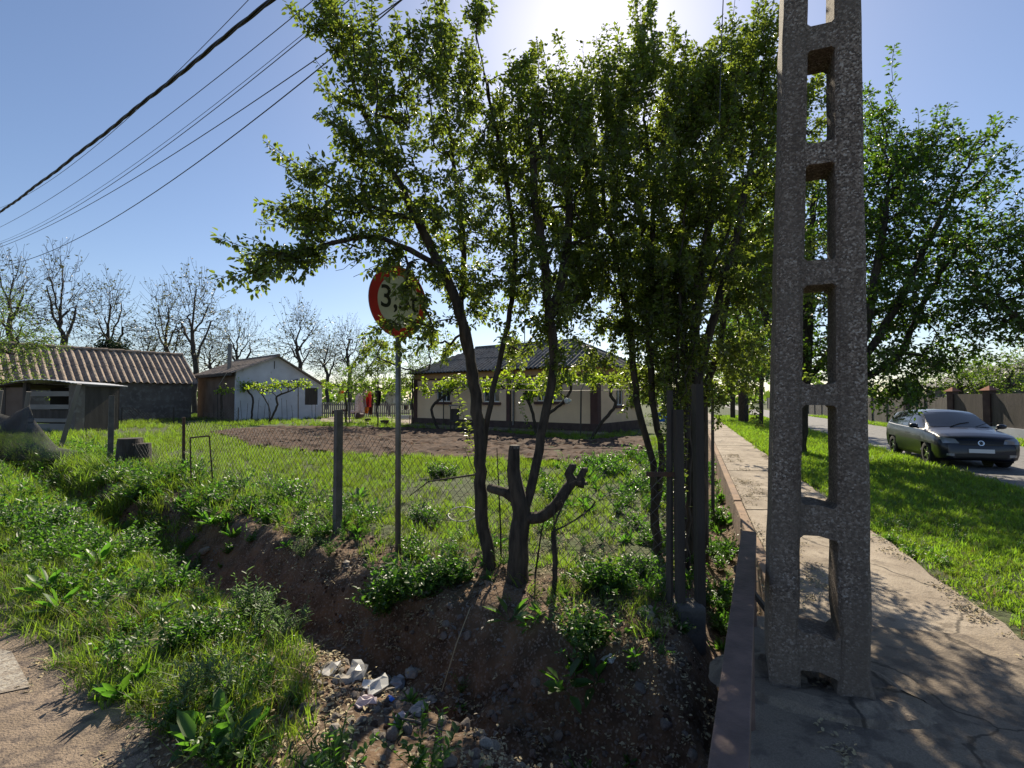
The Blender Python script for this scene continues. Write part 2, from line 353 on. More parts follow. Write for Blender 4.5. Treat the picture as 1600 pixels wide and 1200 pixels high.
# ------------------------------------------------------------------ ground, roads, path
def axis(fine0, fine1, step, lo, hi, g=1.07):
    c = list(np.arange(fine0, fine1, step)); d = step; x = c[-1]
    while x < hi: d *= g; x += d; c.append(x)
    d = step; x = fine0; pre = []
    while x > lo: d *= g; x -= d; pre.append(x)
    return np.array(pre[::-1]+c)
gx = axis(-6, 4.5, .045, -900, 900); gy = axis(.6, 8.5, .045, -200, 1800)
X, Y = np.meshgrid(gx, gy); Z = H(X, Y)
nx, ny = len(gx), len(gy)
V = np.stack([X, Y, Z], -1).reshape(-1, 3)
i0 = (np.arange(ny-1)[:, None]*nx+np.arange(nx-1)[None]).ravel()
me = mesh_np('ground', V, 4, np.stack([i0, i0+1, i0+nx+1, i0+nx], 1), True)
def green_at(x, y):
    s = s_of(x, y); g = .75*np.ones_like(s)
    left = x < path_l(y)-.3
    bank = left*sst(.0, .5, s)*(1-sst(1.9, 2.15, s))
    g = g*(1-.85*bank)
    g = np.where((np.abs(x-(.395*y+.28)) < .75) & (y < 30), g*.35, g); near_c = left*np.exp(-(((x+.1)/2.0)**2+((y-2.9)/1.5)**2))*1.4; g -= near_c*.7
    return np.clip(g, 0, 1)
zone = np.zeros((nx*ny, 4), np.float32); zone[:, 0] = green_at(V[:, 0], V[:, 1])
sv = s_of(V[:, 0], V[:, 1]); zone[:, 1] = np.clip(1-zone[:, 0], .15, 1); zone[:, 3] = 1
ca = me.color_attributes.new('zone', 'FLOAT_COLOR', 'POINT'); ca.data.foreach_set('color', zone.ravel())
tag(link('ground', me, 'earth'), kind='structure')
def strip(name, fl, fr, ys, z, m, nseg=8, edge=.0):
    vs = []
    for y in ys:
        for k in range(nseg+1):
            t = k/nseg; x = fl(y)*(1-t)+fr(y)*t
            if edge and k in (0, nseg): x += edge*float(vnoise(y, k, 1.7, 5))
            vs.append((x, y, z(x, y) if callable(z) else z))
    fs = []; w = nseg+1
    for j in range(len(ys)-1):
        for k in range(nseg): a = j*w+k; fs.append((a, a+1, a+w+1, a+w))
    return MB().add(vs, fs)
ys = list(np.arange(-6, 30, .5))+list(np.arange(30, 400, 6))
tag(strip('road', road_l, road_r, ys, .03, 'road_tar', edge=.08).build('road', 'road_tar'), kind='structure')
# grey-brown side road under the camera
b = MB()
As = np.arange(-12, 60, .12); vs = []
for a in As:
    e = 2.92+.13*float(vnoise(a, 0, 1.3, 4))+.05*float(vnoise(a, 0, 5.1, 6))
    for s in (e, e+.15, 5, 9):
        p = FP(a, s); vs.append((p[0], p[1], max(h1(*p)+.003, .012) if s < 4 else .012))
fs = [(j*4+k, j*4+k+1, j*4+k+5, j*4+k+4) for j in range(len(As)-1) for k in range(3)]
sr = tag(b.add(vs, fs).build('side_road', 'side_tar'), kind='structure')
mk = [G(-40, 1010), G(18, 1022), G(48, 1078), G(0, 1088), G(-60, 1100)]
MB().add([(p[0], p[1], .018) for p in mk], [tuple(range(5))[::-1]]).build('road_marking', 'worn_paint', sr)
# concrete footpath, in separate panels
path = bpy.data.objects.new('footpath', None); COL.objects.link(path); tag(path, kind='structure')
y = 3.3; k = 0
while y < 60:
    L = 1.9 if y < 30 else 6
    b = MB(); g = .005
    cs = [(path_l(y+g), y+g), (path_r(y+g), y+g), (path_r(y+L-g), y+L-g), (path_l(y+L-g), y+L-g)]
    dz = random.uniform(-.008, .008)
    n = 6
    b.grid(lambda u, v: ((cs[0][0]*(1-u)+cs[1][0]*u)*(1-v)+(cs[3][0]*(1-u)+cs[2][0]*u)*v+(0 if u < .9 else .05*float(vnoise(cs[0][1]+v*L, 0, 3, 8))),
                         cs[0][1]*(1-v)+cs[3][1]*v, .045+dz), n, 8)
    b.add([(c[0], c[1], z) for z in (-.1, .04+dz) for c in cs], [(0, 1, 5, 4), (1, 2, 6, 5), (2, 3, 7, 6), (3, 0, 4, 7)])
    b.build('panel', 'path_concrete', path); y += L; k += 1
b = MB()                                             # kerb along the ditch side
for y0 in np.arange(3.6, 40, 2.0):
    x0, x1 = path_l(y0)-.02, path_l(y0+1.97)-.02
    zt = .075+random.uniform(-.01, .01)
    kb = MB().add([(x0-.13, y0, -.5), (x0, y0, -.5), (x1, y0+1.97, -.5), (x1-.13, y0+1.97, -.5), (x0-.12, y0, zt), (x0, y0, zt), (x1, y0+1.97, zt), (x1-.12, y0+1.97, zt)],
                  [(3, 2, 1, 0), (4, 5, 6, 7), (0, 1, 5, 4), (1, 2, 6, 5), (2, 3, 7, 6), (3, 0, 4, 7)])
    kb.build('kerb', 'kerb_concrete', path, bevel=.012)
# culvert slab the pole and rail stand on
b = MB()
top = [(-.35, -1.0), (1.02, 2.1), (1.44, 2.95), (1.78, 3.66), (path_r(3.28), 3.28), (path_r(1)+.0, 1.0), (path_r(-1)+.1, -1.0)]
nt_ = len(top)
b.add([(x, y, .052) for x, y in top]+[(x, y, -.14) for x, y in top], [tuple(range(nt_))[::-1], tuple(range(nt_, 2*nt_))]+[(i, (i+1) % nt_, nt_+(i+1) % nt_, nt_+i) for i in range(nt_)])
tag(b.build('culvert_slab', 'slab_concrete'), kind='structure')

# tilled plot in the garden
def tilled():
    P = [G(320, 676), G(400, 700), G(480, 709), G(600, 714), G(760, 720), G(900, 726), G(1012, 712), G(1005, 684), G(900, 690), G(780, 676), G(660, 671), G(520, 667), G(420, 667)]
    poly = np.array([[p[0], p[1]] for p in P])
    def inside(x, y):
        c = np.zeros(len(x), bool); j = len(poly)-1
        for i in range(len(poly)):
            xi, yi = poly[i]; xj, yj = poly[j]
            c ^= ((yi > y) != (yj > y)) & (x < (xj-xi)*(y-yi)/(yj-yi+1e-12)+xi); j = i
        return c
    return poly, inside
poly, in_plot = tilled()
lo, hi = poly.min(0), poly.max(0); st = .11
tx = np.arange(lo[0], hi[0], st); ty = np.arange(lo[1], hi[1], st); TX, TY = np.meshgrid(tx, ty)
wob = .25*vnoise(TX, TY, 1.1, 9)
ins = in_plot((TX+wob).ravel(), (TY+wob).ravel()).reshape(TX.shape)
TZ = H(TX, TY)+.02+.05*vnoise(TX, TY, 2.7, 4)+.07*np.maximum(vnoise(TX, TY, 4.3, 6), -.3)+.05*RNG.random(TX.shape)
TV = np.stack([TX+RNG.normal(0, .035, TX.shape), TY+RNG.normal(0, .035, TX.shape), TZ], -1).reshape(-1, 3)
w = len(tx); i0 = (np.arange(len(ty)-1)[:, None]*w+np.arange(w-1)[None]); okc = (ins[:-1, :-1] & ins[1:, :-1] & ins[:-1, 1:] & ins[1:, 1:]); i0 = i0[okc]
tag(link('tilled_soil', mesh_np('tilled_soil', TV, 4, np.stack([i0, i0+1, i0+w+1, i0+w], 1)), 'soil_clod'), kind='structure')
# pale concrete yard beside the house
b = MB(); yp = [G(500, 660), G(640, 664), G(655, 652), G(505, 648)]
tag(MB().add([(p[0], p[1], .05) for p in yp], [(0, 1, 2, 3)]).build('yard_paving', 'path_concrete'), kind='structure')

# ------------------------------------------------------------------ scatter (stuff)
def gn_scatter(name, pts, variants, m, zrot=None, scl=None, tilt=.25, seed=0):
    n = len(pts); me = bpy.data.meshes.new(name); me.vertices.add(n); me.vertices.foreach_set('co', np.asarray(pts, np.float32).ravel())
    rg = np.random.default_rng(seed)
    rot = np.stack([rg.normal(0, tilt, n), rg.normal(0, tilt, n), rg.random(n)*6.283], 1).astype(np.float32)
    a = me.attributes.new('rot', 'FLOAT_VECTOR', 'POINT'); a.data.foreach_set('vector', rot.ravel())
    sc_ = (np.asarray(scl) if scl is not None else np.ones(n)).astype(np.float32)
    a = me.attributes.new('scl', 'FLOAT', 'POINT'); a.data.foreach_set('value', sc_)
    a = me.attributes.new('pick', 'INT', 'POINT'); a.data.foreach_set('value', rg.integers(0, len(variants), n).astype(np.int32))
    o = link(name, me)
    ng = bpy.data.node_groups.new(name, 'GeometryNodeTree'); nd = ng.nodes; lk = ng.links
    ng.interface.new_socket('Geometry', in_out='INPUT', socket_type='NodeSocketGeometry'); ng.interface.new_socket('Geometry', in_out='OUTPUT', socket_type='NodeSocketGeometry')
    gi = nd.new('NodeGroupInput'); go = nd.new('NodeGroupOutput'); ip = nd.new('GeometryNodeInstanceOnPoints'); jn = nd.new('GeometryNodeJoinGeometry')
    for vme in variants[::-1]:
        vme.materials.clear(); vme.materials.append(MATS[m]) if m else None
        src = bpy.data.objects.new('tuft', vme)
        oi = nd.new('GeometryNodeObjectInfo'); oi.inputs['Object'].default_value = src; oi.inputs['As Instance'].default_value = True; lk.new(oi.outputs['Geometry'], jn.inputs[0])
    def na(nm, t):
        x = nd.new('GeometryNodeInputNamedAttribute'); x.data_type = t; x.inputs[0].default_value = nm; return x.outputs[0]
    lk.new(gi.outputs[0], ip.inputs['Points']); lk.new(jn.outputs[0], ip.inputs['Instance']); ip.inputs['Pick Instance'].default_value = True
    lk.new(na('pick', 'INT'), ip.inputs['Instance Index']); lk.new(na('scl', 'FLOAT'), ip.inputs['Scale'])
    er = nd.new('FunctionNodeEulerToRotation'); lk.new(na('rot', 'FLOAT_VECTOR'), er.inputs[0]); lk.new(er.outputs[0], ip.inputs['Rotation'])
    lk.new(ip.outputs[0], go.inputs[0])
    md = o.modifiers.new('scatter', 'NODES'); md.node_group = ng
    return o
def blade_tuft(n, h, spread, w, lean=.5, seg=3, seed=0):
    rg = np.random.default_rng(seed); V = []; Fc = []
    for _ in range(n):
        a = rg.random()*6.283; r = spread*math.sqrt(rg.random()); p = np.array([r*math.cos(a), r*math.sin(a), -.01])
        hh = h*rg.uniform(.55, 1.15); az = rg.random()*6.283; ln = lean*rg.uniform(.2, 1.2); side = np.array([-math.sin(az), math.cos(az), 0]); ww = w*rg.uniform(.7, 1.3)
        b0 = len(V)
        for k in range(seg+1):
            t = k/seg; c = p+np.array([math.cos(az)*ln*hh*t*t, math.sin(az)*ln*hh*t*t, hh*t*(1-.25*ln*t)])
            if k < seg: q = ww*(1-t*.6); V += [c-side*q, c+side*q]
            else: V.append(c)
        for k in range(seg-1): i = b0+2*k; Fc += [(i, i+1, i+3), (i, i+3, i+2)]
        i = b0+2*(seg-1); Fc.append((i, i+1, i+2))
    return mesh_np('tuft', np.array(V), 3, np.array(Fc))
def leaf_arrays(P, Dr, Nm, L, W, fold=.25, six=True):
    """kite or six-sided leaves; P base, Dr unit along, Nm approx normal"""
    Sd = np.cross(Dr, Nm); Sd /= np.linalg.norm(Sd, axis=1, keepdims=True)+1e-9; Nn = np.cross(Sd, Dr)
    L = L[:, None]; W = W[:, None]
    if six:
        cs = [P, P+Dr*L*.3-Sd*W*.45+Nn*W*fold*.6, P+Dr*L*.7-Sd*W*.36+Nn*W*fold*.3-Nn*L*.04, P+Dr*L-Nn*L*.14, P+Dr*L*.7+Sd*W*.36+Nn*W*fold*.3-Nn*L*.04, P+Dr*L*.3+Sd*W*.45+Nn*W*fold*.6]
        V = np.stack(cs, 1).reshape(-1, 3); f = np.array([[0, 1, 2, 3], [0, 3, 4, 5]])
        idx = (np.arange(len(P))*6)[:, None, None]+f[None]; return V, 4, idx.reshape(-1)
    cs = [P, P+Dr*L*.45-Sd*W*.5+Nn*W*fold, P+Dr*L, P+Dr*L*.45+Sd*W*.5+Nn*W*fold]
    V = np.stack(cs, 1).reshape(-1, 3); f = np.array([[0, 1, 2], [0, 2, 3]])
    idx = (np.arange(len(P))*4)[:, None, None]+f[None]; return V, 3, idx.reshape(-1)
def unit(a): return a/(np.linalg.norm(a, axis=-1, keepdims=True)+1e-9)
def weed_mesh(kind, seed):
    rg = np.random.default_rng(seed); P = []; Dr = []; L = []; W = []; SP = []; SQ = []
    if kind == 'rosette':
        for k in range(16):
            a = rg.random()*6.283; el = rg.uniform(.15, 1.1); d = np.array([math.cos(a)*math.cos(el), math.sin(a)*math.cos(el), math.sin(el)])
            P.append([0, 0, 0]+d*.01); Dr.append(d); L.append(rg.uniform(.10, .2)); W.append(rg.uniform(.035, .06))
    elif kind == 'bushy':
        for k in range(14):
            a = rg.random()*6.283; el = rg.uniform(.6, 1.45); h = rg.uniform(.14, .34); d = np.array([math.cos(a)*math.cos(el), math.sin(a)*math.cos(el), math.sin(el)])
            o = np.array([rg.normal(0, .03), rg.normal(0, .03), 0]); SP.append(o); SQ.append(o+d*h)
            for j in range(11):
                t = .15+.85*j/10; b = rg.random()*6.283; dd = unit(np.array([math.cos(b), math.sin(b), rg.uniform(-.1, .6)])+d*.5)
                P.append(o+d*h*t); Dr.append(dd); L.append(rg.uniform(.035, .06)); W.append(rg.uniform(.022, .036))
    elif kind == 'dock':
        for k in range(9):
            a = rg.random()*6.283; el = rg.uniform(.3, 1.2); d = np.array([math.cos(a)*math.cos(el), math.sin(a)*math.cos(el), math.sin(el)]); st = rg.uniform(.04, .1)
            SP.append(np.zeros(3)); SQ.append(d*st); P.append(d*st); dd = unit(d+np.array([0, 0, -.25])); Dr.append(dd); L.append(rg.uniform(.12, .2)); W.append(rg.uniform(.06, .09))
    else:                                                     # feathery, upright
        for k in range(9):
            a = rg.random()*6.283; el = rg.uniform(.8, 1.5); h = rg.uniform(.16, .32); d = np.array([math.cos(a)*math.cos(el), math.sin(a)*math.cos(el), math.sin(el)])
            SP.append(np.zeros(3)); SQ.append(d*h)
            for j in range(16):
                t = .1+.9*j/15; b = rg.random()*6.283; dd = unit(np.array([math.cos(b), math.sin(b), .35])+d*.4)
                P.append(d*h*t); Dr.append(dd); L.append(rg.uniform(.03, .055)); W.append(rg.uniform(.008, .014))
    P = np.array(P); Dr = unit(np.array(Dr)); Nm = unit(np.array([0, 0, 1.])[None]+rg.normal(0, .35, P.shape)); 
    Nm = np.where(np.abs((Nm*Dr).sum(1, keepdims=True)) > .95, rg.normal(0, 1, P.shape), Nm)
    V, n, idx = leaf_arrays(P, Dr, Nm, np.array(L), np.array(W))
    if SP:
        V2, i2 = sticks(SP, SQ, .0025, 3); V = np.concatenate([V, V2]); idx = np.concatenate([idx, i2+len(V)-len(V2)])
    return mesh_np('weed', V, 4, idx)
tuft_lawn = [blade_tuft(18, .078, .06, .0045, .7, 2, i) for i in range(4)]
tuft_garden = [blade_tuft(14, .20, .08, .006, .5, 3, 10+i) for i in range(4)]
tuft_verge = [blade_tuft(22, .16, .09, .0034, .8, 3, 20+i) for i in range(4)]
tuft_dry = [blade_tuft(9, .12, .1, .003, 1.1, 3, 30+i) for i in range(3)]
herb = [weed_mesh('rosette', 1), weed_mesh('bushy', 2), weed_mesh('feathery', 3), weed_mesh('bushy', 4), weed_mesh('rosette', 5)]
def scatter_pts(x0, x1, y0, y1, dens, maskf, cap=200000):
    n = int((x1-x0)*(y1-y0)*dens); x = RNG.uniform(x0, x1, n); y = RNG.uniform(y0, y1, n)
    p = maskf(x, y); k = RNG.random(n) < p; x, y = x[k], y[k]
    vis = (np.abs(x) < (y+1.0)*1.12+.8) & (y > .9)
    x, y = x[vis], y[vis]
    return np.stack([x, y, H(x, y)], 1)
def m_garden(x, y):
    s = s_of(x, y); m = (s < -.15)*(x < .395*y-.45)*~in_plot(x, y)
    d = np.hypot(x, y); patch = np.clip(.9+1.0*vnoise(x, y, .9, 21), 0.05, 1)
    right = 1-.6*sst(.0, 1.2, x-.08*y)                       # thinner, weedy towards the shrubs
    return m*patch*np.clip(9/np.maximum(d, 6), .25, 1)*(y < 30)*right*(a_of(x, y) < 24)
p = scatter_pts(-26, 6, 4, 24, 95, m_garden); d = np.hypot(p[:, 0], p[:, 1])
o = gn_scatter('garden_grass', p, tuft_garden, 'grass_blade', scl=.85*np.clip(d/11, .8, 1.25)*RNG.uniform(.6, 1.15, len(p)), seed=1); tag(o, 'bright green grass growing behind the wire fence', 'grass', kind='stuff')
p = scatter_pts(-48, 12, 17, 46, 14, lambda x, y: (~in_plot(x, y))*(x < .38*y-.5)*np.clip(.5+.9*vnoise(x, y, .5, 61), 0, 1)*(((x-3.97)*.63+(y-22.1)*.777 < -.3) | (x < -8)))
o = gn_scatter('back_grass', p, tuft_garden, 'verge_blade', scl=RNG.uniform(.9, 1.7, len(p)), seed=11); tag(o, 'rough grass around the outbuildings at the back', 'grass', kind='stuff')
def m_verge(x, y):
    s = s_of(x, y); left = x < .395*y-.2
    v1 = sst(1.85, 2.15, s)*(1-sst(2.8, 3.05, s+.18*vnoise(x, y, 1.5, 7)))*(a_of(x, y) > .85+1.25*np.clip(2.6-s, -.2, 1)+.25*vnoise(x, y, 1.3, 8))
    v2 = .22*sst(-.3, .0, s)*(1-sst(.3, .7, s))
    far = sst(5, 9, a_of(x, y))*(s > -.2)*(s < 2.2)*.7
    return np.clip(np.maximum(np.maximum(v1, v2), far), 0, 1)*left*np.clip(.75+.9*vnoise(x, y, 1.8, 22), .08, 1)*np.clip(5/np.maximum(np.hypot(x, y), 4), .3, 1)
p = scatter_pts(-22, 3, 1, 20, 330, m_verge); d = np.hypot(p[:, 0], p[:, 1])
o = gn_scatter('verge_grass', p, tuft_verge, 'verge_blade', scl=np.clip(d/6, .85, 2)*RNG.uniform(.55, 1.25, len(p)), seed=2); tag(o, 'tufted grass on the verge between side road and ditch', 'grass', kind='stuff')
k = RNG.random(len(p)) < .10
o = gn_scatter('dry_grass', p[k]+RNG.normal(0, .04, (k.sum(), 3))*[1, 1, 0], tuft_dry, 'dry_blade', scl=RNG.uniform(.6, 1.5, k.sum()), seed=3); tag(o, 'dry straw blades among the verge grass', 'grass', kind='stuff')
def m_lawn(x, y):
    a = x-path_r(y)-.06*vnoise(y, x, 2.2, 3); bb = road_l(y)-x
    m1 = (a > .02)*(bb > .05)
    m2 = (x > road_r(y)+.15)*(x < road_r(y)+1.6)*.5
    return np.maximum(m1, m2)*np.clip(.95+.5*vnoise(x, y, 1.1, 24), .2, 1)*np.clip(6/np.maximum(np.hypot(x, y), 5.5), .15, 1)*sst(0, .25, a)
p = scatter_pts(2.5, 30, 2, 45, 330, m_lawn); d = np.hypot(p[:, 0], p[:, 1])
o = gn_scatter('lawn_grass', p, tuft_lawn, 'grass_blade', scl=np.clip(d/6.5, .8, 2.6)*RNG.uniform(.6, 1.2, len(p)), seed=4); tag(o, 'short green lawn between the footpath and the road', 'grass', kind='stuff')
kk = RNG.random(len(p)) < .07
o = gn_scatter('lawn_straw', p[kk], tuft_dry, 'dry_blade', scl=RNG.uniform(.5, 1.2, kk.sum()), seed=21); tag(o, 'dry straw scattered through the lawn by the road', 'grass', kind='stuff')
p = scatter_pts(2.5, 16, 2.4, 18, 9, m_lawn)
o = gn_scatter('lawn_weeds', p, herb, 'weed_leaf', scl=RNG.uniform(.3, .6, len(p)), seed=22); tag(o, 'small weeds in the lawn by the road', 'weeds', kind='stuff')
def m_herb(x, y):
    s = s_of(x, y); left = (x < .395*y-.1)
    v = .9*sst(2.0, 2.3, s)*(1-sst(2.65, 2.95, s))+.4*sst(-1.0, -.1, s)*(1-sst(.4, .9, s))+.10*(s > .6)*(s < 2.1)+.42*(s < 0)*sst(-.6, .8, x-.1*y)*(y < 14)*(~in_plot(x, y))
    v += .5*sst(4, 8, a_of(x, y))*(s > -.3)*(s < 2.3)
    v += .45*(x > .36*y-.6)*(y > 4)
    dt = (x > .36*y-.6)*(x < path_l(y)-.2)*(y > 3.9); left = left | (dt > 0)
    return left*np.clip(v, 0, 1)*np.clip(.55+1.3*vnoise(x, y, 2.4, 31), 0, 1)*np.clip(5/np.maximum(np.hypot(x, y), 4), .25, 1)
p = scatter_pts(-18, 6, 1.2, 15, 75, m_herb); d = np.hypot(p[:, 0], p[:, 1])
o = gn_scatter('ground_herbs', p, herb, 'weed_leaf', scl=np.clip(d/6, .6, 1.6)*RNG.uniform(.4, 1.0, len(p)), seed=5); tag(o, 'low leafy weeds along the ditch and fence', 'weeds', kind='stuff')

# stones: rubble as stuff, the larger ones one by one
def stone_mesh(seed, flat=.6):
    rg = np.random.default_rng(seed); import bmesh
    bm = bmesh.new(); bmesh.ops.create_icosphere(bm, subdivisions=2, radius=.5)
    ax = [(unit(rg.normal(0, 1, 3)), rg.uniform(.28, .44)) for _ in range(9)]
    for v in bm.verts:
        c = np.array(v.co)
        for n_, dd in ax:
            q = c@n_
            if q > dd: c = c-n_*(q-dd)
        v.co = c*[1, .8, flat]
    me = bpy.data.meshes.new('stone'); bm.to_mesh(me); bm.free(); return me
st_m = [stone_mesh(i, .45+.1*(i % 3)) for i in range(6)]
def m_rub(x, y):
    s = s_of(x, y); left = (x < .395*y+.45)
    c = .10*(s > .9)*(s < 1.8)+.95*np.exp(-(((x+.5)/.75)**2+((y-3.0)/.5)**2))+.8*np.exp(-(((x-.7)/.7)**2+((y-2.3)/.7)**2))+.25*np.exp(-(((x-1.3)/.4)**2+((y-3)/2.0)**2))
    return left*np.clip(c, 0, 1)*(s < 2.6)*(s > -.2)
p = scatter_pts(-9, 2.2, 1.3, 12, 330, m_rub)
o = gn_scatter('rubble', p, st_m, 'stone', scl=.018+.05*RNG.random(len(p))**2.5, tilt=.6, seed=6); tag(o, 'small stones and rubble littering the ditch', 'rubble', kind='stuff')
p = scatter_pts(-3, 9, 1.2, 14, 420, lambda x, y: ((s_of(x, y) < 3.2)*(x < path_l(y))*(y < 7)+(np.abs(x-path_r(y)+.05) < .14)*(y > 2.5)+(np.abs(x-path_l(y)) < .5)*.5*(y > 3.7))*np.clip(.25+.6*vnoise(x, y, 2, 40), 0, .7))
p[:, 2] = np.where((p[:, 0] > path_l(p[:, 1])-.14) & (p[:, 0] < path_r(p[:, 1])), .05, p[:, 2])
lv = []
for i in range(3):
    rg = np.random.default_rng(i); P = rg.normal(0, .03, (8, 3))*[1, 1, .15]; Dd = unit(rg.normal(0, 1, (8, 3))*[1, 1, .3]); V, n_, idx = leaf_arrays(P, Dd, unit(rg.normal(0, .4, (8, 3))+[0, 0, 1]), rg.uniform(.015, .03, 8), rg.uniform(.008, .015, 8)); lv.append(mesh_np('litter', V, 4, idx))
o = gn_scatter('leaf_litter', p+[0, 0, .008], lv, 'straw', scl=RNG.uniform(.6, 1.4, len(p)), tilt=.2, seed=7); tag(o, 'dry leaf litter and twigs on the bare earth', 'litter', kind='stuff')
vw = [weed_mesh('dock', 61), weed_mesh('bushy', 62), weed_mesh('rosette', 63), weed_mesh('bushy', 64), weed_mesh('feathery', 65)]
p = scatter_pts(-9, 1.5, 1.2, 9, 13, lambda x, y: (x < .395*y-.2)*(s_of(x, y) > 1.9)*(s_of(x, y) < 2.85)*np.clip(.6+.9*vnoise(x, y, 1.3, 71), 0, 1))
o = gn_scatter('verge_weeds', p, vw, 'weed_leaf', scl=RNG.uniform(.5, 1.15, len(p)), tilt=.15, seed=14); tag(o, 'taller broad-leaved weeds mixed through the verge grass', 'weeds', kind='stuff')
p = scatter_pts(-1.6, 1.4, 1.6, 4.2, 45, lambda x, y: (x < .395*y+.2)*(s_of(x, y) > .8)*(s_of(x, y) < 2.5))
o = gn_scatter('loose_stones', p, [stone_mesh(80+i, .6) for i in range(4)], 'stone', scl=RNG.uniform(.04, .10, len(p)), tilt=.5, seed=15); tag(o, 'grey-brown stones strewn over the ditch bottom', 'stones', kind='stuff')
clod_m = [stone_mesh(40+i, .7) for i in range(4)]
p = scatter_pts(-9, 2.2, 1.3, 12, 260, lambda x, y: (x < .395*y+.45)*(s_of(x, y) > .2)*(s_of(x, y) < 2.2)*np.clip(.35+.9*vnoise(x, y, 1.6, 51), 0, .9))
o = gn_scatter('soil_clods', p, clod_m, 'soil_clod', scl=.012+.05*RNG.random(len(p))**2, tilt=.8, seed=12); tag(o, 'crumbling clods of brown earth on the ditch bank', 'earth', kind='stuff')
lf_ = []
for i in range(3):
    rg = np.random.default_rng(90+i); P = rg.normal(0, .05, (5, 3))*[1, 1, .1]; V, n_, idx = leaf_arrays(P, unit(rg.normal(0, 1, (5, 3))*[1, 1, .3]), unit(rg.normal(0, .5, (5, 3))+[0, 0, 1]), rg.uniform(.04, .07, 5), rg.uniform(.02, .035, 5)); lf_.append(mesh_np('fallen', V, 4, idx))
p = scatter_pts(-5, 2.2, 1.2, 8, 60, lambda x, y: (x < .395*y+.45)*(s_of(x, y) > -.1)*(s_of(x, y) < 2.4)*np.clip(.3+.9*vnoise(x, y, 1.9, 52), 0, .8))
o = gn_scatter('fallen_leaves', p+[0, 0, .01], lf_, 'wood_grey', scl=RNG.uniform(.6, 1.2, len(p)), tilt=.3, seed=13); tag(o, 'curled brown fallen leaves in the ditch', 'leaves', kind='stuff')
